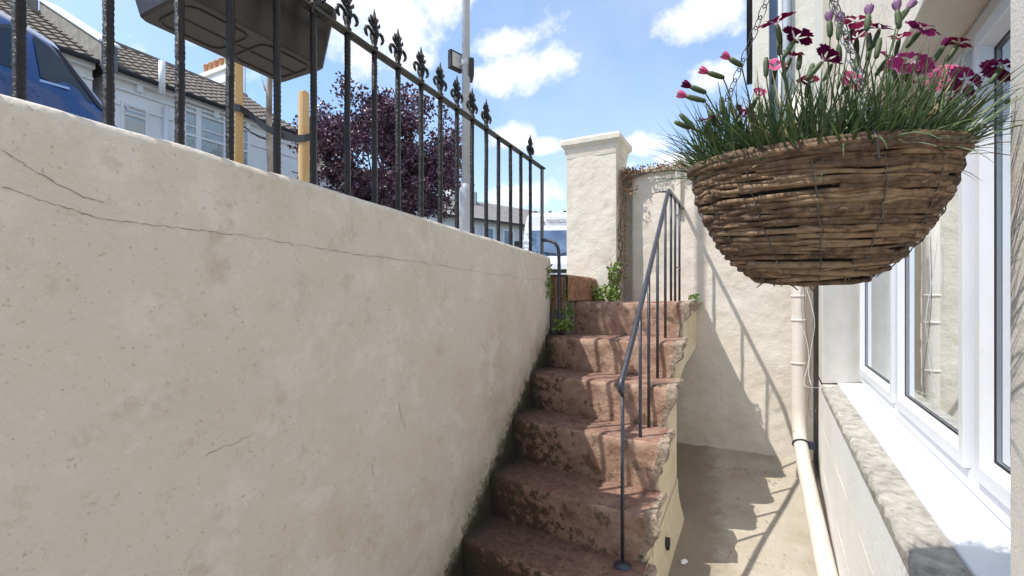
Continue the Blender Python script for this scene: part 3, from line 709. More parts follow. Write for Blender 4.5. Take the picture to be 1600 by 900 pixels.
mb = MB(); tp_ = [(a.x + jit(.006), a.y + jit(.006), lerp(PAVE, 2.9, k / 16)) for k in range(17)]
mb.tube(tp_, [lerp(.017, .007, k / 16) for k in range(17)], 8)
mb.tube([(a.x, a.y, 1.02), (a.x - .02, a.y - .01, 1.05), (a.x - .03, a.y - .02, 1.10)], [.006, .005, .002], 6)
mb.build('trunk', M['birch'], t, smooth=True)
lf = MB(); br = MB()
for k in range(22):
    z = random.uniform(2.0, 2.9); d = rnd(); d.z = abs(d.z) * .8; e = Vector((a.x, a.y, z)) + d * random.uniform(.15, .45)
    br.tube([(a.x, a.y, z), e], [.005, .0015], 5)
    for q in range(26): leafmesh(lf, Vector((a.x, a.y, z)).lerp(e, random.random() ** .6) + rnd() * .05, rnd(), rnd(), .05, .03)
br.build('branch', M['birch'], t); lf.build('crown', M['ivy'], t)
t = thing('tree_tie', (a.x, a.y, .85), 'black rubber tree tie strap slung between the two timber stakes', 'strap')
mb = MB(); A = at(363, 166, TS - .03); B = at(421, 205, TS - .04); C = at(487, 213, TS - .03)
def ribbon(mb_, pts_, h, th=.003):
    vs_ = []; k = len(pts_)
    for p in pts_:
        p = Vector(p); f = Vector((-p.x, -p.y, 0)).normalized() * th
        vs_ += [p + Vector((0, 0, h)), p - Vector((0, 0, h)), p - Vector((0, 0, h)) - f, p + Vector((0, 0, h)) - f]
    mb_.add(vs_, [[i * 4 + j, i * 4 + (j + 1) % 4, (i + 1) * 4 + (j + 1) % 4, (i + 1) * 4 + j] for i in range(k - 1) for j in range(4)] + [[0, 3, 2, 1], [4 * k - 4 + j for j in range(4)]])
ps = [A, at(375, 169, TS - .03), at(390, 178, TS), at(403, 190, TS), at(416, 200, TS - .01), at(430, 207, TS - .01), at(445, 213, TS), at(460, 216, TS - .02), at(475, 216, TS - .035), C]
ribbon(mb, ps, .017); mb.build('strap', M['rubber'], t)
mb = MB(); ps = [at(375, 192, TS + .05), at(390, 205, TS + .05), at(405, 214, TS + .04), at(420, 219, TS + .04)]; mb.tube(ps, .004, 6); mb.build('tie_cord', M['rubber'], t)

# ------------------------------------------------------------------ street pole with floodlights
a = at(728, 200, 2.60); PXp, PYp = a.x, a.y
t = thing('lamp_post', (PXp, PYp, PAVE), 'pale grey steel pole with a wider base sleeve just behind the railings', 'lamp post')
mb = MB(); mb.lathe((PXp, PYp, 0), [(.0375, PAVE), (.0375, .60), (.035, .615), (.026, .63), (.0235, .64)], 20); mb.build('base_sleeve', M['galv'], t, smooth=True)
mb = MB(); mb.tube([(PXp, PYp, .62), (PXp, PYp, 2), (PXp, PYp, 4.6)], [.0225, .022, .02], 16); mb.build('pole', M['galv'], t, smooth=True)
def frame_at(px, py, tt_, yaw):
    o = at(px, py, tt_); u = Vector((math.cos(yaw), math.sin(yaw), 0)); w = Vector((-math.sin(yaw), math.cos(yaw), 0))
    return lambda x, y, z: tuple(o + u * x + w * y + Vector((0, 0, z)))
for px, sgn in ((712, -1), (736, 1)):
    fl = frame_at(px, 96, 2.60, TH + R(48) * (1))
    fl = fl if sgn < 0 else frame_at(736, 110, 2.62, TH + R(100))
    hh = MB(); hh.box(-.045, .045, -.012, .014, -.05, .05, fn=fl); f_ = hh.build('floodlight', M['black_box'], t, bevel=.003)
    g = MB(); g.box(-.035, .035, -.0145, -.0125, -.038, .038, fn=fl); g.build('lens', M['lamp_glass'], f_)
mb = MB(); mb.tube([at(716, 101, 2.6), at(736, 101, 2.6)], .007, 8); mb.lathe((PXp, PYp, 1.29), [(.026, 0), (.026, .03)], 16); mb.build('bracket', M['galv'], t)

# ------------------------------------------------------------------ house on the right
AL = R(1.57)
CA, SA_ = math.cos(AL), math.sin(AL)
def H(x, y, z): return (x * CA + y * SA_, -x * SA_ + y * CA, z)
t = thing('terraced_house', H(.5, 1.5, -1.3), 'white painted house wall on the right with a wide window and pale reveal', 'house')
wx, fx_, sz, hz = .205, .386, -.446, .62
JA, JB, PE = 3.04, 3.13, .672
HOUSE = t
mb = MB()
# lower wall with fine block joints
def lw(u, v):
    y = lerp(-3.3, 3.36, u); z = lerp(-1.6, sz - .012, v); g = 0
    zz = (z + 1.6) / .225; yy = y / .45 + (.5 if int(zz) % 2 else 0)
    return H(wx + .002 * mn.noise(Vector((y * 3, z * 3, 1))), y, z)
vs, fs = grid(lw, 150, 24); mb.add(vs, fs)
mb.build('wall_below_window', M['white_wall'], t, smooth=True)
mb = MB()
mb.box(.30, 1.2, JB + .02, 3.5, -1.6, 7, fn=H)
# block between far corner and window (splayed reveal)
mb.prism([(wx, JA), (fx_ + .03, JB + .035), (.7, JB + .03), (.7, 3.6), (wx, 3.6)], 2, sz + .001, 7, fn=H)
mb.build('corner_wall', M['pier'], t, bevel=.004)
mb = MB(); mb.box(wx, .9, -3.3, PE, sz - .012, 7, fn=H); mb.build('pier', M['pier'], t, bevel=.006)
mb = MB(); mb.box(.268, .9, PE + .001, JB + .03, hz + .012, 7, fn=H); mb.build('lintel_wall', M['cream'], t, bevel=.004)
mb = MB(); mb.prism([(wx, JA), (wx, PE + .001), (wx + .071, PE + .001), (wx + .071, JA + .02)], 2, sz - .045, sz - .002, fn=lambda x, y, z: H(x, y, z))
mb = MB()
def ss(u, v):
    y = lerp(PE - .0, JA + .05 * v, u); x = lerp(wx - .004, wx + .073, v)
    n1 = mn.noise(Vector((x * 30, y * 14, 0))) + .6 * mn.noise(Vector((x * 70, y * 40, 2)))
    return H(x + (.006 * n1 if v < .15 else 0), y, sz - .004 - (.012 if v < .01 else 0) + .005 * n1 * (1 if v < .95 else .2))
vs, fs = grid(ss, 190, 14); mb.add(vs, fs)
def ssf(u, v):
    y = lerp(PE, JA, u); n1 = mn.noise(Vector(((wx - .004) * 30, y * 14, 0))) + .6 * mn.noise(Vector(((wx - .004) * 70, y * 40, 2)))
    return H(wx - .004 + .006 * n1 * (1 - v) + .003 * v, y, sz - .016 + .005 * n1 * (1 - v) - .03 * v)
vs, fs = grid(ssf, 190, 3); mb.add(vs, fs)
mb.build('stone_sill', M['stone_sill'], t, smooth=True)
mb = MB(); mb.prism([(.277, PE + .002), (fx_ + .01, PE + .002), (fx_ + .01, JB + .01), (.277, JA + .045)], 2, sz - .03, sz + .004, fn=H); mb.build('window_ledge', M['upvc'], t, bevel=.004, label='bright white plastic ledge of the window')
# window
wnd = MB()
y0, y1 = PE - .08, JB + .02
fb, ft = sz + .006, hz + .01
d0, d1 = fx_, fx_ + .07
wnd.box(d0, d1, y0, y1, fb, fb + .05, fn=H); wnd.box(d0, d1, y0, y1, ft - .05, ft, fn=H)
wnd.box(d0, d1, y0, y0 + .05, fb + .0501, ft - .0501, fn=H); wnd.box(d0, d1, y1 - .05, y1, fb + .0501, ft - .0501, fn=H)
MUL = [2.24, 1.44]
for m_ in MUL: wnd.box(d0 + .001, d1, m_ - .033, m_ + .033, fb + .0501, ft - .0501, fn=H)
W_ = wnd.build('window', M['upvc'], t, bevel=.004)
spans = [(y1 - .05, MUL[0] + .033), (MUL[0] - .033, MUL[1] + .033), (MUL[1] - .033, y0 + .05)]
for ya, yb in spans:
    s0, s1 = fb + .051, ft - .051; w_ = .052
    sb = MB(); ex = d0 - .012
    a_, b_ = yb + .003, ya - .003
    # mitred, chamfered sash: outer ring -> inner ring
    def ringy(o, x): return [H(x, a_ + o, s0 + o), H(x, b_ - o, s0 + o), H(x, b_ - o, s1 - o), H(x, a_ + o, s1 - o)]
    rgs = [ringy(0, d0 + .03), ringy(0, ex), ringy(.032, ex), ringy(w_, ex + .018), ringy(w_, ex + .045)]
    vs = []; [vs.extend(r_) for r_ in rgs]
    sb.add(vs, [[i * 4 + j, i * 4 + (j + 1) % 4, (i + 1) * 4 + (j + 1) % 4, (i + 1) * 4 + j] for i in range(4) for j in range(4)])
    sh = sb.build('sash', M['upvc'], W_, bevel=.0015)
    g = MB()
    def rg(o, x): return [H(x, a_ + o, s0 + o), H(x, b_ - o, s0 + o), H(x, b_ - o, s1 - o), H(x, a_ + o, s1 - o)]
    vs = rg(w_ - .0005, ex + .0175) + rg(w_ + .005, ex + .020) ; g.add(vs, [[j, (j + 1) % 4, 4 + (j + 1) % 4, 4 + j] for j in range(4)])
    g.build('gasket', M['gasket'], W_)
    p_ = MB(); p_.add(rg(w_ - .002, ex + .024), [[0, 1, 2, 3]]); p_.build('pane', M['glass'], W_)
# room behind the glass
mb = MB()
def bl(u, v):
    y = lerp(.5, 3.14, u); return H(fx_ + .115 + .012 * math.sin(y * 60) + .006 * math.sin(y * 23), y, lerp(fb - .02, ft + .05, v))
vs, fs = grid(bl, 260, 2); mb.add(vs, fs); mb.build('net_curtain', M['blind'], t, smooth=True)
mb = MB(); mb.box(fx_ + .072, fx_ + .3, .5, 3.14, fb - .03, fb - .001, fn=H); mb.build('inner_sill', M['upvc'], t)
# closing walls around the yard behind the camera, so light bounces as in a basement area
tb = thing('rear_wall', (-.4, -3.35, -1.4), 'cream basement wall closing the yard behind the viewer', 'wall')
mb = MB().box(-1.36, .9, -3.5, -3.301, -1.6, .3); mb.build('wall', M['cream'], tb)
# joints on the lower painted wall
mb = MB()
for z, k in ((-.68, 0), (-.905, 1), (-1.13, 2)):
    mb.box(wx - .0008, wx + .001, -3.2, 3.28, z - .0012, z + .0012, fn=H)
mb.build('block_joint', M['light_trim'], t)

# neighbouring house beyond the far wall
NY = 8.0
def nx(px, y=NY):
    r_ = ray(px, 100); return r_.x / r_.y * y
t = thing('neighbouring_house', (.3, 9, .1), 'tall cream bay front of the house next door rising behind the hanging flowers', 'house')
mb = MB().box(nx(1176), nx(1202), NY, NY + 5, 0, 9); mb.box(nx(1236), 3.2, NY + .02, NY + 5, 0, 9); mb.box(nx(1202), nx(1236), NY + .35, NY + 5, 0, 9)
mb.build('wall', M['cream'], t, bevel=.01)
w_ = MB().box(nx(1202) + .001, nx(1216), NY + .10, NY + .14, 1.2, 5.4).build('window', M['screen'], t)
MB().box(nx(1216), nx(1222), NY + .06, NY + .16, .8, 6).build('frame', M['wtrim'], w_)
MB().tube([(nx(1229), NY - .02, 0), (nx(1229), NY - .02, 9)], .055, 12).build('downpipe', M['galv'], t, smooth=True)
MB().tube([(nx(1171), NY + .05, 3.3), (nx(1171), NY + .05, 9)], .042, 10).build('downpipe', M['gutter'], t, smooth=True, label='black downpipe at the left corner')

# drain pipe down the corner and along the foot of the wall
def onplane_y(px, py, Y): r_ = ray(px, py); return r_ * (Y / r_.y)
t = thing('drain_pipe', (.10, 3.1, -1.0), 'cream drain pipe coming down the far corner and along the foot of the white wall', 'pipe')
c1 = onplane_y(1248, 430, 3.20); xp = c1.x
pts = [(xp, 3.22, 1.2), (xp, 3.22, 0), (xp, 3.22, -.62), (xp + .001, 3.21, -.72), (xp + .004, 3.17, -.79)]
e = ray(1300, 905); e = e * ((fz(2.2) + .05) / e.z)
q0 = Vector(pts[-1]); q1 = Vector((xp + .015, 3.02, -.90)); q2 = Vector((e.x - .012, e.y, e.z)); q3 = q1 + (q2 - q1) * 2.3; q3.z = fz(q3.y) + .05
mb = MB(); allp = pts + [tuple(q1)] + [tuple(q1.lerp(q2, k / 6)) for k in range(1, 7)] + [tuple(q3)]
mb.tube(allp, .036, 16); mb.build('pipe', M['pipe'], t, smooth=True)
for z in (-.12, .02, -.37):
    MB().lathe((xp, 3.22, z), [(.037, 0), (.040, .002), (.040, .012), (.037, .014)], 18).build('collar', M['pipe'], t, smooth=True)
mb = MB(); cc = Vector((xp + .006, 3.12, -.845))
dirp = (q1 - q0).normalized(); u = dirp.orthogonal().normalized(); w = dirp.cross(u)
cc = q0.lerp(q1, .2)
mb.tube([cc + u * .040 * math.cos(a_) + w * .040 * math.sin(a_) for a_ in [2 * math.pi * k / 20 for k in range(21)]], .005, 6, caps=False)
mb.box(cc.x + .036, cc.x + .066, cc.y - .02, cc.y + .012, cc.z - .02, cc.z + .02)
mb.build('clamp', M['blue_strap'], t, bevel=.002)
# cables
def cable(pix, Y, lab, r=.0016, m='cable'):
    P_ = [onplane_y(a_, b_, Y if not isinstance(Y, list) else Y[i]) for i, (a_, b_) in enumerate(pix)]
    s_ = []
    for i in range(len(P_) - 1):
        for k in range(4):
            s_.append(P_[i].lerp(P_[i + 1], k / 4))
    s_.append(P_[-1])
    for _ in range(2): s_ = [s_[0]] + [(s_[i - 1] + s_[i] * 2 + s_[i + 1]) / 4 for i in range(1, len(s_) - 1)] + [s_[-1]]
    o = MB().tube(s_, r, 6).build('cable', M[m], None, smooth=True); tag(o, lab, 'cable', None)
cable([(1240, 380), (1238, 460), (1243, 500), (1258, 520), (1266, 560), (1254, 600), (1262, 606), (1300, 606), (1335, 600)], [3.14, 3.14, 3.13, 3.1, 3.05, 3.0, 2.97, 2.7, 2.66], 'white cable hanging beside the corner pipe and looping over to the window sill')
cable([(1258, 380), (1256, 470), (1262, 530), (1268, 575), (1262, 640), (1270, 655), (1275, 640)], 3.1, 'thin dark cable dangling in a loop right of the corner pipe', .0014, 'wire')
cable([(1246, 380), (1254, 430), (1275, 500), (1268, 540), (1262, 580), (1268, 604)], [3.13, 3.1, 3.0, 3.0, 3.0, 2.95], 'white cable bowing away from the corner pipe above the sill', .0018)

# small litter on the floor
o = MB(); vs = []
cpt = ray(1068, 884); cpt = cpt * (fz(2.05) / cpt.z)
for k in range(6):
    a_ = k * 1.05 + jit(.3); rr = random.uniform(.012, .03); vs.append((cpt.x + math.cos(a_) * rr, cpt.y + math.sin(a_) * rr, cpt.z + .012 + random.random() * .012))
vs.append((cpt.x, cpt.y, cpt.z + .03)); o.add(vs, [[k, (k + 1) % 6, 6] for k in range(6)])
tag(o.build('paper_scrap', M['wtrim']), 'crumpled white scrap lying on the yard floor beside the foot of the steps', 'litter')
# drain hole pipes at the foot of the cheek
t = thing('vent_hole', (-.32, 2.1, -1.1), 'small black drain outlet in the foot of the stair cheek', 'drain')
mb = MB(); hp = Vector((CX + .012, 2.12, fz(2.12) + .085)); mb.tube([hp + Vector((-.05, 0, 0)), hp + Vector((.012, 0, 0))], .026, 14); mb.build('outlet', M['gasket'], t, smooth=True)

# ------------------------------------------------------------------ hanging basket
Rv = Vector((CT, ST, 0)); Fv = Vector((-ST, CT, 0))
BD0 = .59; BC = Vector((.0556, .696, .168)); BR = .1375; BD = .138
nz = (Vector((0, 0, 1)) - Rv * .042 - Fv * .12).normalized()
ux = (Rv - nz * Rv.dot(nz)).normalized(); uy = nz.cross(ux)
def BP(r_, a_, z): return BC + ux * (r_ * math.cos(a_)) + uy * (r_ * math.sin(a_)) + nz * z
t = thing('hanging_basket', BC + nz * (-BD), 'woven willow hanging basket on wire chains, filled with pink flowers', 'basket')
PR = [(0, .1375), (.12, .1360), (.3, .1305), (.5, .1200), (.7, .1045), (.85, .088), (1.0, .066)]
def prad(s): return interp(PR, s)
mbs = [MB(), MB(), MB()]
rows = 18
for i in range(rows):
    s = (i + .32) / rows; z = -BD * s; r0 = prad(s)
    a_ = jit(3.1)
    total = 0
    while total < 2 * math.pi + .5:
        L_ = random.uniform(1.1, 2.6); n = int(L_ * 16); th = random.uniform(.0030, .0048); ph = random.random() * 50; drift = jit(.0055)
        pts_ = []; rs = []
        for k in range(n + 1):
            f = k / n; aa = a_ + L_ * f
            rad = r0 + .0016 * math.sin(aa * 14 + i * math.pi) + .0016 * mn.noise(Vector((f * 5, ph, 0))) + (-.005 if f < .05 or f > .95 else 0) - .001
            pts_.append(BP(rad, aa, z + drift * (f - .5) * 2 + .0016 * mn.noise(Vector((f * 6, ph, 5)))))
            rs.append(th * (1 - .25 * f) * (1 + .10 * mn.noise(Vector((f * 14, ph, 9)))))
        w = random.random(); m_ = 0 if w < .6 else (1 if w < .82 else 2)
        mbs[m_].tube(pts_, rs, 7)
        a_ += L_ - .22; total += L_ - .22
    # thin filler twigs
    for q in range(5):
        L_ = random.uniform(1.0, 2.6); aa0 = jit(3.1); ph = random.random() * 50
        pts_ = [BP(r0 + .0012 + .0015 * mn.noise(Vector((k * .4, ph, 0))), aa0 + L_ * k / 20, z + .005 * mn.noise(Vector((k * .25, ph, 3))) + BD / rows * .5 * (1 if q % 2 else .7)) for k in range(21)]
        mbs[random.choice((0, 2))].tube(pts_, [lerp(.0030, .0017, k / 20) for k in range(21)], 6)
# base: loose coiled twigs closing the bottom
for i in range(9):
    r0 = lerp(.062, .008, i / 8)
    for q in range(2):
        L_ = random.uniform(2.6, 4.5); aa0 = jit(3.1); n = 26; ph = random.random() * 40
        pts_ = [BP(r0 + .004 * mn.noise(Vector((k * .3, ph, 0))), aa0 + L_ * k / n, -BD - .002 + .003 * mn.noise(Vector((k * .3, ph, 4)))) for k in range(n + 1)]
        mbs[q % 2].tube(pts_, .0034, 6)
# rim: bundle of thicker twisted canes
for q in range(6):
    ph = q * math.pi / 3; n = 120; pts_ = []; tw = 5
    for k in range(n + 1):
        aa = 2 * math.pi * k / n; an = aa + ph
        pts_.append(BP(BR + .000 + .0052 * math.cos(an) + .001 * mn.noise(Vector((aa * 3, q, 0))), aa, .003 + .0052 * math.sin(an) + .001 * mn.noise(Vector((aa * 3, q, 5)))))
    mbs[(0, 1, 0, 1, 0, 0)[q]].tube(pts_, [.0042 + .0010 * mn.noise(Vector((k * .15, q, 1))) for k in range(n + 1)], 7)
bowl = mbs[0]; off = 0
n0 = len(bowl.v)
for k in (1, 2):
    bowl.add(mbs[k].v, mbs[k].f, k)
# stray ends at the base
mb = bowl
for k in range(40):
    a_ = jit(3.1); r_ = random.uniform(.03, .085); s = -BD if r_ < .062 else -BD * .9
    p = BP(r_, a_, s - .003); q = p + (rnd() * .012 + Rv * jit(.012)); q.z = min(q.z, p.z + .002); mb.tube([p, (p + q) / 2 + rnd() * .002, q], [.0013, .001, .0006], 5)
k0 = BP(.066, R(235), -BD - .001); pts_ = [k0 - Rv * (.0012 * k) + Vector((0, 0, -.002 + .0016 * math.sin(k * 1.5))) for k in range(22)]; mb.tube(pts_, .0006, 5)
bowl.build('woven_bowl', [M['wicker'], M['wicker_dark'], M['wicker_pale']], t, smooth=True)
mb = MB()
vs = [BP(prad(s) - .0035, 2 * math.pi * j / 40, -BD * s) for s in (.0, .2, .4, .6, .8, .97) for j in range(40)]
mb.add(vs, [[i * 40 + j, i * 40 + (j + 1) % 40, (i + 1) * 40 + (j + 1) % 40, (i + 1) * 40 + j] for i in range(5) for j in range(40)] + [[200 + j for j in range(40)]])
mb.build('liner', M['liner'], t, smooth=True)
mb = MB()
vs, fs = [], []
for k, r_ in enumerate((.13, .09, .05, .0)):
    for j in range(32): vs.append(BP(r_, 2 * math.pi * j / 32, -.016 + .014 * (1 - r_ / .13) + .004 * mn.noise(Vector((r_ * 40, j * .8, 0)))))
fs = [[i * 32 + j, i * 32 + (j + 1) % 32, (i + 1) * 32 + (j + 1) % 32, (i + 1) * 32 + j] for i in range(3) for j in range(32)]
mb.add(vs, fs).build('soil', M['soil'], t)
# galvanised stitching wires running down the bowl
mb = MB()
for k in range(14):
    a_ = 2 * math.pi * k / 14 + .1; pts_ = []
    for j in range(35):
        s = .08 + .92 * j / 34; pts_.append(BP(prad(s) + .0030 + .0012 * math.sin(s * rows * math.pi + k * math.pi), a_ + .004 * math.sin(j * .6 + k) + s * .16, -BD * s))
    mb.tube(pts_, .0007, 5)
mb.build('stitch_wire', M['wire'], t)
# three chains up to a hook on a wall bracket
HK = BC + Vector((-.012, -.03, .30))
def link(mb_, p, d, s_, L_, r_=.00065):
    """one elongated wire link centred at p, long axis d, width axis s_"""
    pts_ = []
    for k in range(13):
        a_ = 2 * math.pi * k / 12; pts_.append(p + d * (math.cos(a_) * L_ * .5) + s_ * (math.sin(a_) * L_ * .27))
    mb_.tube(pts_, r_, 5, caps=False)
for a_ in (R(258), R(135), R(20)):
    p0 = BP(BR + .002, a_, .004); mb = MB()
    mb.tube([p0 + nz * .012, BP(BR + .012, a_, .004), BP(BR + .008, a_ + .03, -.014), BP(BR - .012, a_ + .02, -.004), p0 + nz * .012, p0 + nz * .02], .0009, 5)
    st_ = p0 + nz * .018; d = (HK - st_); n = int(d.length / .0125); dn = d.normalized(); u = dn.orthogonal().normalized(); w = dn.cross(u)
    for k in range(n): link(mb, st_ + d * ((k + .5) / n), dn, (u if k % 2 else w), .0175)
    mb.build('chain', M['wire'], t)
mb = MB(); ps = [HK + Rv * (.012 * math.sin(k)) + Vector((0, 0, .014 - .014 * math.cos(k))) for k in [x * .5 for x in range(11)]]; mb.tube(ps + [HK + Vector((0, 0, .03)), HK + Vector((0, 0, .06))], .0018, 6); mb.build('hook', M['wire'], t, smooth=True)
tb = thing('wall_bracket', H(wx, .56, .5), 'black iron bracket fixed to the pier that carries the flower basket', 'bracket')
hw = HK + Vector((0, 0, .058)); wallp = Vector(H(wx, .655, hw.z))
mb = MB(); mb.tube([hw + Vector((-.03, 0, -.012)), hw + Vector((-.025, 0, 0)), hw, (hw + wallp) / 2, wallp], .005, 8); mb.tube([wallp + Vector((-.003, 0, -.14)), wallp + Vector((-.003, 0, .03))], .006, 8)
mb.tube([wallp + Vector((-.003, 0, -.13)), (hw + wallp) / 2 + Vector((.02, 0, -.04)), hw + Vector((.02, 0, 0))], .004, 8); mb.build('arm', M['black_box'], tb, smooth=True)

# dianthus plants
t = thing('pink_plant', BC, 'dianthus with grey green grassy leaves and crimson fringed blooms in the willow basket', 'flowers')
t['label'] = 'clump of grassy grey green leaves with crimson and purple fringed blooms filling the willow basket'
lf = MB()
def blade(mb_, p, d, L_, w_, bend, n=5):
    d = d.normalized(); side = d.cross(Vector((0, 0, 1))); side = side.normalized() if side.length > .01 else Vector((1, 0, 0))
    side = (side + rnd() * .6).normalized(); vs_ = []
    q = Vector(p); dd = d.copy()
    for k in range(n + 1):
        f = k / n; ww = w_ * (1 - f ** 1.6) * (.6 + .4 * min(1, f * 4)); up_ = dd.cross(side)
        vs_ += [q - side * ww * .5 + up_ * ww * .12, q - up_ * ww * .1, q + side * ww * .5 + up_ * ww * .12]
        dd = (dd + Vector((0, 0, bend / n))).normalized(); q = q + dd * (L_ / n)
    mb_.add(vs_, [[k * 3 + j, k * 3 + j + 1, (k + 1) * 3 + j + 1, (k + 1) * 3 + j] for k in range(n) for j in range(2)])
for k in range(2700):
    a_ = random.uniform(0, 2 * math.pi); r_ = .132 * math.sqrt(random.random())
    p = BP(r_, a_, -.006)
    out = (ux * math.cos(a_) + uy * math.sin(a_)) * (r_ / .132)
    d = nz * random.uniform(.5, 1.1) + out * random.uniform(.0, .80) + rnd() * .42
    nf = len(lf.f); blade(lf, p, d, random.uniform(.035, .112), random.uniform(.0022, .0044), random.uniform(-1.3, .4))
    w_ = random.random(); lf.mi[nf:] = [0 if w_ < .6 else (1 if w_ < .93 else 2)] * (len(lf.f) - nf)
# long stray blades reaching right and left
for k in range(34):
    a_ = random.choice((R(jit(40)), R(180 + jit(50)))); p = BP(.115 + jit(.015), a_, 0)
    d = (ux * math.cos(a_) + uy * math.sin(a_)) + nz * random.uniform(.1, .6) + rnd() * .15
    blade(lf, p, d, random.uniform(.05, .085), .0022, random.uniform(-.3, .3))
lf.build('foliage', [M['leaf_grey'], M['leaf_fresh'], M['leaf_dead']], t)

def petals(name, pm, p, axis, rad_, cup, parent, half=None):
    axis = axis.normalized(); u = axis.orthogonal().normalized(); u = Matrix.Rotation(random.random() * 6, 3, axis) @ u; w = axis.cross(u); mb_ = MB()
    for q in range(5):
        a0 = 2 * math.pi * q / 5 + jit(.08); c_ = cup + jit(.12); nr, na = 6, 10; vs_ = []; tw = jit(.25)
        for i in range(nr + 1):
            f = i / nr
            for j in range(na + 1):
                g = (j / na - .5) * 2; width = .68 * (min(1, f * 1.25) ** .9)
                an = a0 + g * width * 1.0; rr = rad_ * f * (1 - .30 * g ** 4 * f - .06 * g * g * f)
                if i == nr: rr *= 1 + (.07 if j % 2 else -.06) + jit(.02)
                hgt = rad_ * (c_ * f - .28 * f * f + .10 * g * g * f + tw * g * f * .4 + .03 * math.sin(j * 2.3 + q) * f)
                vs_.append(p + (u * math.cos(an) + w * math.sin(an)) * rr + axis * hgt); mb_.rad.append(min(1, f * (1 + .02 * abs(g))))
        mb_.add(vs_, [[i * (na + 1) + j, i * (na + 1) + j + 1, (i + 1) * (na + 1) + j + 1, (i + 1) * (na + 1) + j] for i in range(nr) for j in range(na)])
    return mb_.build(name, pm, parent, smooth=True)
def stalk(pbase, pend, dend, calyx=True, L_=.020, r_=.0030):
    """stem from the soil to the calyx; returns mesh builder"""
    m_ = MB(); dend = dend.normalized(); c0 = pend - dend * L_; mid = (pbase + c0) / 2 + (nz * .012 + rnd() * .006)
    pts_ = [pbase * (1 - f) ** 2 + mid * 2 * f * (1 - f) + c0 * f * f for f in [k / 9 for k in range(10)]]
    m_.tube(pts_, .00085, 5)
    for k in (3, 6):   # paired narrow stem leaves
        for s_ in (1, -1): blade(m_, pts_[k], (pts_[k + 1] - pts_[k]).normalized() + rnd() * .5 * s_, .022, .0018, -.1, 3)
    if calyx: m_.tube([c0 - dend * .002, c0, c0 + dend * L_ * .35, c0 + dend * L_ * .75, pend], [.001, r_ * .8, r_, r_ * .95, r_ * .62], 8)
    return m_
def flower(px, py, dt, ax, kind='petal', rad_=.0165, cup=.35, L_=.02):
    tt_ = .575 + dt * 1.2; rad_ *= 1.22; p = at(px, py, tt_); ax = (Rv * ax[0] + Vector((0, 0, 1)) * ax[1] - Fv * ax[2]).normalized()
    rel = p - BC; lat = rel - nz * rel.dot(nz)
    base = BC + lat * (.55 if lat.length < .11 else .08 / lat.length) + nz * (-.006)
    b = stalk(base, p, ax, True, L_).build('stem', M['bud'], t, smooth=True)
    petals('bloom', M[kind], p, ax, rad_, cup, b)
# (px, py, depth offset, facing right/up/towards camera)
FL = [(1262, 130, .03, (-.3, .6, .6), 'petal', .011, .6), (1300, 100, .05, (.2, .8, .5), 'petal_p', .012, .5), (1405, 60, .05, (-.2, .7, .5), 'petal', .012, .5), (1485, 165, -.03, (.4, .5, .7), 'petal_p', .011, .6), (1214, 38, -.02, (-.35, .9, .25), 'petal', .017, .5), (1242, 62, -.03, (.45, .8, .25), 'petal_p', .015, .55), (1284, 97, -.04, (.55, .7, .3), 'petal_p', .013, .9),
      (1338, 34, 0, (-.1, .5, .75), 'petal', .015, .3), (1374, 46, .02, (.1, .85, .4), 'petal_p', .013, .4), (1440, 46, -.02, (.15, .55, .8), 'petal_p', .0175, .3),
      (1425, 97, -.05, (-.25, .55, .8), 'petal_p', .019, .2), (1507, 126, -.05, (.1, .1, 1), 'petal_p', .0155, .25), (1498, 68, -.02, (.4, .8, .3), 'petal', .011, .3),
      (1566, 104, -.04, (.55, .85, .1), 'petal_p', .016, .05), (1236, 90, .02, (.2, .8, .5), 'petal', .011, .7), (1212, 105, .03, (-.2, .6, .7), 'petal_pink', .011, .5),
      (1338, 60, .02, (-.4, .6, .5), 'petal', .011, .6), (1386, 92, .03, (.2, .7, .6), 'petal_pink', .012, .5), (1330, 128, .05, (0, .4, .9), 'petal_pink', .014, .4),
      (1462, 128, .03, (.1, .4, .9), 'petal_pink', .014, .5), (1480, 112, .05, (-.2, .6, .6), 'petal_pink', .012, .5), (1450, 140, .06, (.1, .6, .8), 'petal_pink', .012, .5), (1183, 152, .02, (0, .5, .8), 'petal_pink', .007, 1.2),
      (1158, 185, -.03, (.25, .6, .6), 'petal_p', .011, .9), (1105, 186, 0, (-.2, .85, .2), 'petal_p', .011, .2), (1395, 108, .06, (-.5, .6, .3), 'petal_p', .010, .6), (1420, 132, .07, (0, .6, .5), 'petal', .009, .7)]
for f_ in FL: flower(*f_)
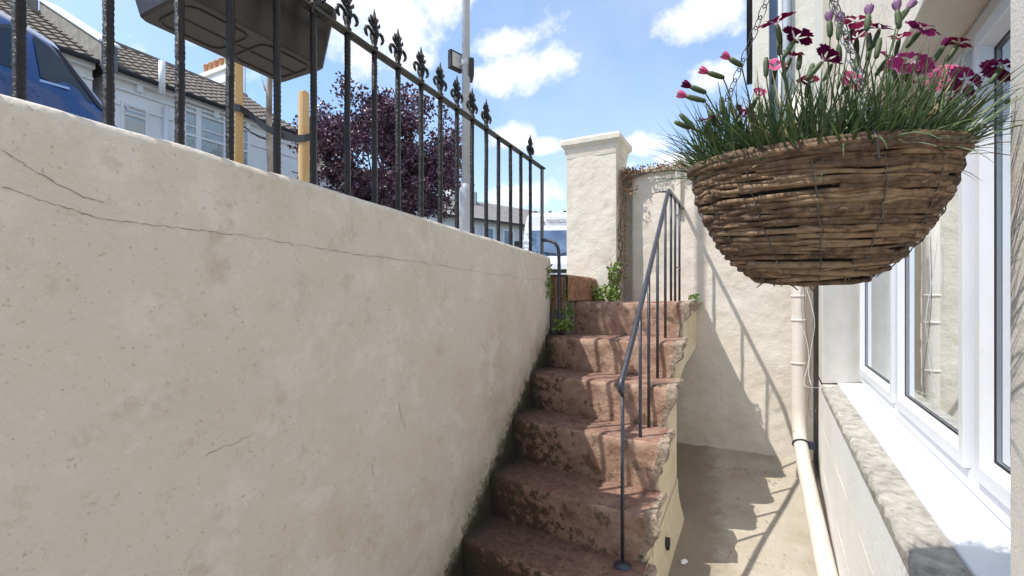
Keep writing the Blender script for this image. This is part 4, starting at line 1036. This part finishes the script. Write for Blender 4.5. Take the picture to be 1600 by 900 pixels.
# half-open buds: long calyx with a tuft of rolled petals
def budf(px, py, dt, ax, kind, L_=.020, tip=.009, w_=.0033):
    p = at(px, py, .575 + dt * 1.2); ax = (Rv * ax[0] + Vector((0, 0, 1)) * ax[1] - Fv * ax[2]).normalized()
    rel = p - BC; lat = rel - nz * rel.dot(nz); base = BC + lat * (.55 if lat.length < .11 else .085 / lat.length) + nz * (-.006)
    b = stalk(base, p, ax, True, L_, w_).build('stem', M['bud'], t, smooth=True)
    if kind:
        m_ = MB(); vs_ = []; n = 10
        for i, (rr, hh) in enumerate(((.0016, -.002), (.0034, tip * .4), (.0040, tip * .8), (.0034, tip))):
            for j in range(n):
                a_ = 2 * math.pi * j / n; u = ax.orthogonal().normalized(); w = ax.cross(u); k = 1 + (.25 if j % 2 else -.15) * (i > 0)
                vs_.append(p + (u * math.cos(a_) + w * math.sin(a_)) * rr * k + ax * (hh + (.0015 if j % 2 and i == 3 else 0))); m_.rad.append([.3, .5, .7, 1][i])
        m_.add(vs_, [[i * n + j, i * n + (j + 1) % n, (i + 1) * n + (j + 1) % n, (i + 1) * n + j] for i in range(3) for j in range(n)]); m_.build('bloom', M[kind], b, smooth=True)
BUD = [(1105, 113, 0, (-.9, .3, 0), 'petal_pink'), (1139, 91, .01, (-.85, .5, 0), 'petal_pink'), (1078, 135, 0, (-.9, .3, .1), 'petal_p'), (1071, 150, -.01, (-.95, .25, 0), 'petal_pink'),
       (1062, 178, 0, (-.7, .7, 0), None), (1054, 190, .01, (-.9, .4, 0), None), (1296, 32, -.02, (-.05, 1, 0), 'petal_mauve'), (1312, 34, -.03, (.05, 1, 0), 'petal_mauve'), (1357, 22, -.04, (.1, 1, 0), 'petal_mauve'),
       (1402, 15, -.03, (-.1, 1, 0), 'petal_mauve'), (1420, 12, -.03, (.6, .8, 0), 'petal_mauve'), (1474, 72, -.01, (.5, .8, 0), 'petal_p'), (1596, 150, -.03, (.9, .35, 0), None), (1127, 152, 0, (-.1, 1, 0), None), (1133, 168, .01, (.0, 1, 0), None),
       (1110, 172, 0, (-.3, 1, 0), None), (1197, 90, .01, (0, 1, 0), None), (1250, 85, .02, (.1, 1, 0), None), (1270, 100, .0, (.3, 1, 0), None), (1340, 85, .01, (.1, 1, 0), None), (1310, 70, .03, (-.1, 1, 0), None), (1360, 70, .04, (.2, 1, 0), None),
       (1187, 160, .03, (-.1, 1, 0), None), (1218, 55, 0, (0, 1, 0), None), (1140, 160, .02, (-.4, 1, 0), None), (1375, 60, -.01, (.2, 1, 0), None), (1100, 200, .0, (-.6, .4, .1), None), (1358, 52, .03, (0, 1, 0), None)]
for b_ in BUD: budf(*b_, L_=random.uniform(.017, .024))

# ------------------------------------------------------------------ terraced houses across the street
def tiled(mb_, A_, B_, C_, pitch_rows, tw):
    """corrugated tile roof from eave line A->B up to ridge (A + C_)"""
    A_, B_, C_ = Vector(A_), Vector(B_), Vector(C_); n = (B_ - A_).cross(C_).normalized()
    if n.z < 0: n = -n
    L_ = (B_ - A_).length; cols = int(L_ / tw); k = cols * 5; rows_ = pitch_rows
    for r_ in range(rows_):
        vs_ = []
        for e in (0, 1):
            for j in range(k + 1):
                f = j / k; wv = .022 * math.sin(2 * math.pi * f * cols) + .004 * mn.noise(Vector((int(f * cols) * 1.7, r_ * 2.3, 0)))
                lift = .035 if e == 0 else 0.0
                vs_.append(A_.lerp(B_, f) + C_ * ((r_ + e * 1.06) / rows_) + n * (wv + lift + .02))
        for j in range(k + 1):
            vs_.append(Vector(vs_[j]) - n * .034)
        mb_.add(vs_, [[j, j + 1, k + 1 + j + 1, k + 1 + j] for j in range(k)] + [[2 * (k + 1) + j, 2 * (k + 1) + j + 1, j + 1, j] for j in range(k)])
FX = -14.0; EZ = 5.6; RZ = 7.6; RXX = -17.0
def yat(px, X=FX): r_ = ray(px, 100); return r_.y / r_.x * X
def zat(px, py, X=FX): r_ = ray(px, py); return r_.z * X / r_.x
def win(parent, px0, px1, pyt, zb, vent=False, curtain=True, mull=None):
    ya, yb = yat(px0), yat(px1); zt = zat((px0 + px1) / 2, pyt)
    f = MB(); X = FX
    f.box(X - .02, X + .05, ya, ya + .07, zb, zt); f.box(X - .02, X + .05, yb - .07, yb, zb, zt); f.box(X - .02, X + .05, ya + .0701, yb - .0701, zt - .07, zt); f.box(X - .02, X + .05, ya + .0701, yb - .0701, zb, zb + .07)
    zm = lerp(zb, zt, .52 if not vent else .72); f.box(X - .02, X + .045, ya + .0701, yb - .0701, zm - .035, zm + .035)
    if mull is not None: f.box(X - .02, X + .06, yat(mull) - .07, yat(mull) + .07, zb, zt + .001)
    w_ = f.build('window', M['wtrim'], parent, bevel=.008)
    MB().box(X - .025, X - .012, ya + .01, yb - .01, zb + .01, zt - .01).build('pane', M['curtain'] if curtain else M['dark_room'], w_)
    MB().add([(X + .004, ya + .07, zb + .07), (X + .004, yb - .07, zb + .07), (X + .004, yb - .07, zt - .07), (X + .004, ya + .07, zt - .07)], [[0, 1, 2, 3]]).build('glass', M['glass'], w_)
    MB().box(X + .051, X + .11, ya - .06, yb + .06, zb - .09, zb - .002).build('sill', M['wtrim'], w_)
    if vent:
        v = MB(); c_ = [(ya + .09, zt - .10), (yb - .09, zt - .10), (yb - .09, zm + .06), (ya + .09, zm + .06)]
        pp = [Vector((X + .06 + (.16 if k > 1 else .0), y, z)) for k, (y, z) in enumerate(c_)]; pp.append(pp[0])
        v.tube(pp, .03, 4, caps=False); v.build('vent_sash', M['wtrim'], w_)
    return w_
def terrace(name, ya, yb, lab, paint):
    t = thing(name, (-16, (ya + yb) / 2, PAVE), lab, 'house')
    mb = MB(); mb.box(-20, FX, ya, yb, 0, EZ - .02); mb.build('wall', paint, t)
    mb = MB(); mb.box(FX + .001, FX + .07, ya, yb, EZ - .40, EZ - .34); mb.box(FX + .001, FX + .16, ya, yb, EZ - .16, EZ - .03); mb.box(FX + .001, FX + .04, ya, yb, EZ - .78, EZ - .74)
    y = ya + .5
    while y < yb: mb.box(FX + .001, FX + .15, y, y + .12, EZ - .34, EZ - .162); y += .95
    mb.build('cornice', M['wtrim'], t, bevel=.01)
    mb = MB(); tiled(mb, (FX + .28, ya, EZ), (FX + .28, yb, EZ), (RXX - FX - .28, 0, RZ - EZ), 12, .30)
    mb.prism([(FX + .2, EZ - .01), (RXX, RZ - .03), (-20, EZ - .01)], 1, ya, yb)
    r_ = mb.build('roof', M['tile'], t)
    MB().tube([(RXX, ya, RZ + .02), (RXX, yb, RZ + .02)], .10, 8).build('ridge_tile', M['tile'], r_)
    MB().tube([(FX + .33, ya, EZ - .03), (FX + .33, yb, EZ - .03)], .055, 8).build('gutter', M['gutter'], t)
    return t, r_
T1, R1 = terrace('terraced_house', -3.5, 5.28, 'white house across the street, its roof ending at a cement parapet, behind the blue car', M['wpaint'])
win(T1, 30, 70, 130, 3.9)
# parapet between the two roofs
pz = MB()
def par(x, dz): return lerp(EZ, RZ, (x - (FX + .25)) / (RXX - FX - .25)) + dz
pz.prism([(FX + .42, EZ - .15), (FX + .42, EZ + .42), (RXX, RZ + .42), (RXX, RZ - .2)], 1, 5.285, 5.60)
P_ = pz.build('parapet', M['render_grey'], T1)
MB().prism([(FX + .44, EZ + .425), (FX + .44, EZ + .48), (RXX - .05, RZ + .48), (RXX - .05, RZ + .425)], 1, 5.24, 5.66).build('coping', M['wpaint'], P_)
MB().box(FX + .421, FX + .44, 5.285, 5.60, EZ - .2, EZ + .42).build('lead_face', M['lead'], P_)
st_ = MB(); st_.box(RXX - .9, RXX - .1, 4.75, 5.3, RZ - .3, RZ + .45); CH = st_.build('chimney', M['render_grey'], T1, bevel=.02)
MB().tube([(RXX + .3, 4.6, RZ + .1), (RXX + .2, 4.3, RZ + .9)], .02, 6).build('aerial', M['galv'], T1)
T2, R2 = terrace('terraced_house', 5.64, 11.0, 'white house across the street with wide curtained window and a row of terracotta pots', M['wpaint'])
win(T2, 188, 231, 163, 3.9, vent=True, curtain=False); win(T2, 285, 352, 172, 3.7, mull=309); win(T2, 372, 389, 194, 3.7, curtain=False)
MB().tube([(FX + .1, yat(256), 0), (FX + .1, yat(256), EZ - .45)], .06, 8).build('downpipe', M['wtrim'], T2, smooth=True)
MB().tube([(FX + .38, yat(253, FX + .38), EZ - .3), (FX + .38, yat(253, FX + .38), EZ + .55)], .075, 10).build('vent_pipe', M['wtrim'], T2, smooth=True)
st_ = MB(); st_.box(-19.2, -17.25, 10.45, 10.95, RZ - 1.2, 8.45); st_.box(-19.28, -17.17, 10.38, 11.02, 8.451, 8.62); st_.box(-19.24, -17.21, 10.41, 10.99, 8.0, 8.1)
CH = st_.build('chimney', [M['wpaint']], T2, bevel=.015)
MB().box(-17.245, -17.20, 10.43, 10.97, RZ - .4, 8.44).build('dark_side', M['stack_side'], CH)  # street side of the stack, darker than the rest
for k in range(5):
    x = -19.0 + k * .33; MB().lathe((x, 10.7, 8.62), [(.12, 0), (.13, .03), (.10, .08), (.095, .42), (.12, .44), (.12, .50), (.09, .5)], 12).build('chimney_pot', M['pot'] if k < 4 else M['pot_pale'], CH, smooth=True)
MB().tube([(-16.9, 10.9, 7.4), (-16.9, 10.9, 9.2)], .02, 6).build('aerial', M['galv'], T2)
# low back building beyond the terrace end, half hidden by the purple tree
t = thing('outbuilding', (-17, 15, .1), 'low grey building with tiled roof showing between the white terrace and the purple tree', 'house')
MB().box(-20, -14.2, 11.6, 19, 0, 4.6).build('wall', M['gpaint'], t)
mb = MB(); tiled(mb, (-14.0, 11.5, 4.6), (-14.0, 19, 4.6), (-3, 0, 1.7), 10, .30); mb.prism([(-14.05, 4.58), (-17, 6.27), (-20, 4.58)], 1, 11.5, 19); mb.build('roof', M['tile'], t)
MB().box(-14.19, -14.12, 12.2, 13.4, 3.0, 4.2).build('window', M['dark_room'], t)

# distant terrace at the end of the road
def far_frame(px, py, tt_, yaw):
    o = at(px, py, tt_); o.z = 0; u = Vector((math.sin(yaw), math.cos(yaw), 0)); w = Vector((-math.cos(yaw), math.sin(yaw), 0))
    return lambda x, y, z: tuple(o + u * x + w * y + Vector((0, 0, z)))
ff = far_frame(778, 470, 30, R(23))
t = thing('distant_house', ff(0, 2, .1), 'far grey terrace with slate roof and red chimney pots right of the lamp post', 'house')
mb = MB(); mb.box(-14, 9, 0, 8, 0, 5.0, fn=ff); mb.build('wall', M['gpaint'], t)
mb = MB(); mb.prism([(-.35, 4.95), (3.6, 7.0), (8, 4.95)], 0, -14, 9, fn=ff); rf = mb.build('roof', M['slate'], t)
MB().box(-14, 9, -.45, -.36, 4.86, 4.98, fn=ff).build('gutter', M['gutter'], t)
for x in (-2.6, -1.2, .4, 2.0, 4.5, 6.5):
    w_ = MB().box(x, x + .9, -.04, .0, 3.2, 4.6, fn=ff).build('window', M['wtrim'], t); MB().box(x + .1, x + .8, -.05, -.041, 3.3, 4.5, fn=ff).build('pane', M['screen'], w_)
CH = MB().box(-1.7, .3, 2.8, 3.8, 6.0, 7.45, fn=ff).build('chimney', M['gpaint'], t, bevel=.03)
MB().box(.301, .34, 2.8, 3.8, 6.0, 7.4, fn=ff).build('dark_side', M['stack_side'], CH)
for k in range(5):
    c_ = ff(-1.5 + k * .38, 3.3, 7.45); MB().lathe(c_, [(.13, 0), (.11, .08), (.10, .5 + .15 * (k == 3)), (.13, .55 + .15 * (k == 3)), (.08, .56 + .15 * (k == 3))], 10).build('chimney_pot', M['pot'], CH, smooth=True)
MB().tube([ff(1.5, 3.2, 6.5), ff(1.5, 3.2, 8.4)], .03, 5).build('aerial', M['galv'], t)
ff2 = far_frame(850, 470, 42, R(80))
t = thing('distant_house', ff2(0, 2, .1), 'far pale terrace behind the white van at the end of the street', 'house')
MB().box(-8, 10, 0, 8, 0, 5.4, fn=ff2).build('wall', M['wpaint'], t); MB().prism([(-.35, 5.35), (3.6, 7.2), (8, 5.35)], 0, -8, 10, fn=ff2).build('roof', M['slate'], t)
for x in (-6, -3, 0, 3, 6):
    MB().box(x, x + 1, -.04, 0, 3.3, 4.8, fn=ff2).build('window', M['dark_room'], t)
for q in range(3):
    MB().tube([ff2(-1.2 + q * 1.4, 3.6, 7.1), ff2(-1.2 + q * 1.4, 3.6, 8.7)], .03, 5).build('aerial', M['galv'], t)

# ------------------------------------------------------------------ purple plum tree
def tree(name, base, crown_c, rx, rz_, leaves, lm, lab, ls=.11, grp=None):
    t = thing(name, base, lab, 'tree', grp); B_ = Vector(base); C_ = Vector(crown_c); tr = MB()
    top = C_ + Vector((0, 0, -rz_ * .1))
    tr.tube([B_, B_.lerp(top, .4) + Vector((.08, .05, 0)), B_.lerp(top, .75), top], [.14, .11, .08, .04], 8)
    clumps = []
    for k in range(150):
        d = rnd(); d.z = d.z * .9 + .05
        rr = random.uniform(.15, 1.0) ** .6; e = C_ + Vector((d.x * rx * rr, d.y * rx * rr, d.z * rz_ * rr))
        clumps.append((e, random.uniform(.22, .48) * rx * .55)); s0 = B_.lerp(top, random.uniform(.45, 1))
        if k < 34: tr.tube([s0, s0.lerp(e, .5) + rnd() * .15 + Vector((0, 0, .12)), e], [.035, .02, .008], 5)
    tr.build('trunk', M['bark'], t, smooth=True)
    lf_ = MB()
    for k in range(leaves):
        e, cr = random.choice(clumps); d = rnd(); p = e + Vector((d.x, d.y, d.z * .8)) * cr * random.random() ** .5
        leafmesh(lf_, p, rnd() + Vector((0, 0, -.2)), rnd(), random.uniform(.7, 1.2) * ls, ls * .6)
    # sparse shoots poking out of the top
    for k in range(26):
        d = rnd(); d.z = abs(d.z); e = C_ + Vector((d.x * rx, d.y * rx, d.z * rz_)) * 1.0; tip = e + Vector((d.x * .3, d.y * .3, random.uniform(.25, .6)))
        for q in range(22): leafmesh(lf_, e.lerp(tip, random.random()) + rnd() * .08, rnd(), rnd(), ls, ls * .55)
    lf_.build('crown', lm, t)
    return t
c_ = at(600, 262, 13.5)
tree('plum_tree', (c_.x, c_.y, .16), c_, 2.2, 2.15, 34000, M['purple'], 'round crowned tree with dark purple leaves behind the railings', .12)

# ------------------------------------------------------------------ blue car parked behind the wall
CXn, CYo, CZ = -3.40, 1.62, STREET
t = thing('parked_car', (CXn - .85, CYo - 2, CZ), 'glossy blue hatchback parked along the street behind the railings at far left', 'car')
TOPZ = [(0, .60), (.05, .88), (.14, .96), (.245, 1.125), (.31, 1.23), (.375, 1.33), (.435, 1.42), (.52, 1.455), (.645, 1.494), (1.2, 1.53), (2.0, 1.51), (2.5, 1.45), (2.85, 1.30), (3.25, 1.04), (3.7, .93), (3.95, .82), (4.05, .62)]
BELT = [(0, .58), (.05, .86), (.14, .95), (.4, 1.09), (2.0, 1.04), (3.2, .97), (3.4, .93), (3.95, .78), (4.05, .60)]
HW = [(0, .70), (.2, .80), (.8, .85), (3.2, .85), (3.8, .76), (4.05, .62)]
def sec(y):
    zt, zb_, hw = interp(TOPZ, y), min(interp(BELT, y), interp(TOPZ, y) - .004), interp(HW, y); g = max(0, zt - zb_)
    tw = hw - .03 - g * .40
    return [(hw - .06, .20), (hw, .32), (hw, .62), (hw - .012, zb_ - .06), (hw - .03, zb_), (lerp(hw - .03, tw, .75), lerp(zb_, zt - .02, .80)), (tw - .03, zt - .025), (tw - .12, zt - .004), (0, zt + .012)]
ysn = sorted(set([a for a, b in TOPZ] + [.05, .9, 1.5, 2.1, 2.4, 2.6, 2.9, 3.5, 3.85]))
def CW(x, y, z): return (CXn - .85 + x, CYo - y, CZ + z)
mb = MB(); vs = []; ns = len(sec(1)) * 2 - 1
for y in ysn:
    s_ = sec(y); full = [CW(x, y, z) for x, z in s_] + [CW(-x, y, z) for x, z in s_[:-1][::-1]]; vs += full
fs = [[i * ns + j, i * ns + j + 1, (i + 1) * ns + j + 1, (i + 1) * ns + j] for i in range(len(ysn) - 1) for j in range(ns - 1)]
fs += [list(range(ns)), [(len(ysn) - 1) * ns + j for j in range(ns)][::-1], ]
mb.add(vs, fs); body = mb.build('body', M['blue_car'], t, smooth=True)
def sidepatch(pts2, name, m_, out=.006, sides=(1, -1), par=t):
    for sg in sides:
        mb_ = MB(); ctr = []
        for y, v in pts2:
            s_ = sec(y); a_, b_ = s_[4], s_[6]; x = lerp(a_[0], b_[0], v) + out; z = lerp(a_[1], b_[1], v)
            q = s_[5]; f = v / .8 if v < .8 else 1
            x = (lerp(a_[0], q[0], f) if v < .8 else lerp(q[0], b_[0], (v - .8) / .2)) + out; z = lerp(a_[1], q[1], f) if v < .8 else lerp(q[1], b_[1], (v - .8) / .2)
            ctr.append(CW(sg * x, y, z))
        mb_.add(ctr, [list(range(len(ctr)))]); mb_.build(name, m_, par)
sidepatch([(.60, .08), (1.36, .06), (1.36, .92), (.72, .90), (.60, .75)], 'side_window', M['car_glass'])
sidepatch([(1.44, .06), (2.45, .08), (2.60, .5), (2.35, .92), (1.44, .92)], 'side_window', M['car_glass'])
sidepatch([(.30, .12), (.54, .08), (.54, .80), (.46, .72), (.38, .45)], 'quarter_window', M['car_glass'])
sidepatch([(.42, .005), (2.6, .0), (2.6, .05), (.42, .055)], 'chrome_strip', M['chrome'], .009)
sidepatch([(.22, .25), (.28, .18), (.42, .60), (.47, .80), (.43, .80)], 'pillar_trim', M['trim_black'], .008)
mb = MB()   # windscreen and rear screen
for ya, yb in ((2.62, 3.22), (.16, .42)):
    n = 6; vs = []
    for i in range(n + 1):
        y = lerp(ya, yb, i / n); s_ = sec(y); w_ = s_[6][0] - .03
        for j in range(9): f = (j / 8 - .5) * 2; vs.append(CW(f * w_, y - .004, interp(TOPZ, y) + .018 - .018 * f * f))
    mb.add(vs, [[i * 9 + j, i * 9 + j + 1, (i + 1) * 9 + j + 1, (i + 1) * 9 + j] for i in range(n) for j in range(8)])
mb.build('windscreen', M['car_glass'], t, smooth=True)
for sg in (1, -1):
    for y in (.78, 3.25):
        w_ = MB(); c0 = Vector(CW(sg * .79, y, .31)); w_.tube([c0 - Vector((.09, 0, 0)), c0 - Vector((.08, 0, 0)), c0 + Vector((.08, 0, 0)), c0 + Vector((.09, 0, 0))], [.27, .31, .31, .27], 24)
        wo = w_.build('wheel', M['tyre'], t, smooth=False); MB().tube([c0 - Vector((.093, 0, 0)), c0 + Vector((.093, 0, 0))], .19, 20).build('rim', M['chrome'], wo)
    m_ = MB(); c0 = Vector(CW(sg * .98, 2.72, 1.02)); m_.lathe(c0, [(.02, -.07), (.08, -.05), (.10, 0), (.08, .05), (.02, .07)], 12); m_.build('wing_mirror', M['blue_car'], t, smooth=True)
    hl = MB(); hl.box(-.16, .16, -.02, .03, -.07, .07, fn=lambda x, y, z: CW(sg * .60 + x, 3.95 + y - abs(x) * .3, .70 + z)); hl.build('headlight', M['lamp_glass'], t, bevel=.02)

# ------------------------------------------------------------------ white van
VO = at(869, 470, 13.2); VO.z = STREET; vy = TH + R(-4)
vu = Vector((math.cos(vy), math.sin(vy), 0)); vw = Vector((-math.sin(vy), math.cos(vy), 0))
def V(x, y, z): return tuple(VO + vu * x + vw * y + Vector((0, 0, z)))
t = thing('white_van', tuple(VO + vw * 2.5), 'white high roofed van facing the camera, partly hidden by the gate pillar', 'van')
ST_ = [(0, .45, .92, .25), (0, .95, .97, .3), (.02, 1.08, .98, .3), (.42, 1.22, .97, .3)]
mb = MB()
prof = [(.0, .30), (-.05, .60), (.0, .95), (.28, 1.17), (.95, 2.02), (.98, 2.12), (1.05, 2.46), (1.30, 2.60), (5.4, 2.62), (5.5, 2.5), (5.5, .35)]
def vhw(z): return interp([(.3, .98), (1.1, 1.0), (2.1, .93), (2.5, .86), (2.62, .80)], z)
n = len(prof); vs = []
for sgn in (-1, -.93, 0, .93, 1):
    for y, z in prof:
        ins = .10 if abs(sgn) == 1 else 0
        vs.append(V(sgn * vhw(z), y + (ins if y < 3 else 0), z - (.04 if abs(sgn) == 1 and z > 2.4 else 0)))
fs = [[i * n + j, i * n + (j + 1) % n, (i + 1) * n + (j + 1) % n, (i + 1) * n + j] for i in range(4) for j in range(n)] + [list(range(n)), [4 * n + j for j in range(n)][::-1]]
mb.add(vs, fs); mb.build('body', M['van_white'], t, bevel=.02)
def vfront(x, v, out=.01):   # on the windscreen plane
    return V(x, lerp(.28, .95, v) - out * .8, lerp(1.17, 2.02, v) + out)
mb = MB(); mb.add([vfront(-.80, .0), vfront(.80, 0), vfront(.76, .97), vfront(-.76, .97)], [[0, 1, 2, 3]]); ws = mb.build('windscreen', M['screen'], t)
for sgn in (-1, 1):
    m_ = MB(); m_.tube([vfront(sgn * .15 - .05, .02, .03), vfront(sgn * .35, .10, .03), vfront(sgn * .35 + .35, .04, .03)], .014, 5); m_.build('wiper', M['trim_black'], t)
    m_ = MB(); m_.add([V(sgn * (vhw(1.3) + .005), .62, 1.22), V(sgn * (vhw(1.3) + .005), 1.4, 1.22), V(sgn * (vhw(1.95) + .008), 1.4, 1.98), V(sgn * (vhw(1.95) + .008), 1.15, 1.98)], [[0, 1, 2, 3]]); m_.build('side_window', M['screen'], t)
    m_ = MB(); m_.box(sgn * 1.12 - .09, sgn * 1.12 + .09, .55, .65, 1.25, 1.65, fn=V); m_.build('wing_mirror', M['trim_black'], t, bevel=.03)
    m_ = MB(); m_.box(sgn * .70 - .18, sgn * .70 + .18, -.06, .05, .72, .94, fn=V); m_.build('headlight', M['lamp_glass'], t, bevel=.02)
    for y in (.9, 4.4):
        c0 = Vector(V(sgn * .88, y, .34)); w_ = MB().tube([c0 - vu * .1, c0 + vu * .1], .34, 20).build('wheel', M['tyre'], t); MB().tube([c0 - vu * .105, c0 + vu * .105], .18, 14).build('rim', M['galv'], w_)
MB().box(-.30, .30, -.075, -.03, .68, .78, fn=V).build('grille', M['trim_black'], t, bevel=.02)
MB().box(-.95, .95, -.10, 0, .36, .66, fn=V).build('bumper', M['galv'], t, bevel=.04)
MB().box(-.26, .26, -.115, -.101, .50, .61, fn=V).build('number_plate', M['plate'], t)
mb = MB()
for k in range(3): mb.tube([V(-.6 + k * .45, 1.5, 2.6), V(-.6 + k * .45, 1.5, 2.68)], .05, 8)
mb.build('roof_vent', M['trim_black'], t)
# lettering on the header panel
def text(body, size, O, xdir, zdir, parent, m_, name='lettering'):
    cu = bpy.data.curves.new(name, 'FONT'); cu.body = body; cu.size = size; cu.extrude = .004; cu.align_x = 'CENTER'; cu.align_y = 'CENTER'; cu.shear = .15
    o = bpy.data.objects.new(name, cu); COL.objects.link(o); o.data.materials.append(m_)
    x_ = xdir.normalized(); z_ = zdir.normalized(); n_ = x_.cross(z_)
    mat_ = Matrix((x_, z_, n_)).transposed().to_4x4(); mat_.translation = O
    dg = bpy.context.evaluated_depsgraph_get(); me = bpy.data.meshes.new_from_object(o.evaluated_get(dg)); me.transform(Matrix.Translation(-BASE[parent]) @ mat_)
    bpy.data.objects.remove(o); o2 = bpy.data.objects.new(name, me); COL.objects.link(o2); o2.parent = parent; BASE[o2] = BASE[parent]; return o2
hz_ = (Vector(V(0, 1.05, 2.46)) - Vector(V(0, .98, 2.12)))
text('MIXMOST', .15, Vector(V(.06, 1.0, 2.29)) - vw * .02, vu, hz_, t, M['letter'])
mb = MB(); mb.add([V(-.46, .975, 2.22), V(-.30, .975, 2.22), V(-.38, 1.0, 2.36)], [[0, 1, 2]]); mb.build('emblem', M['letter'], t)

# a few dead leaves blown against the ledge
mb = MB()
for k in range(60):
    x = random.uniform(-.30, .12); y = 3.08 + jit(.08) if k < 36 else random.uniform(2.0, 3.1)
    leafmesh(mb, Vector((x, y, fz(y) + .012)), Vector((jit(1), jit(1), jit(.15))), Vector((jit(.3), jit(.3), 1)), random.uniform(.012, .026), random.uniform(.006, .012))
tag(mb.build('leaf_litter', M['dry']), 'scattered dry brown leaf crumbs on the yard floor near the far wall', 'litter', kind='stuff')
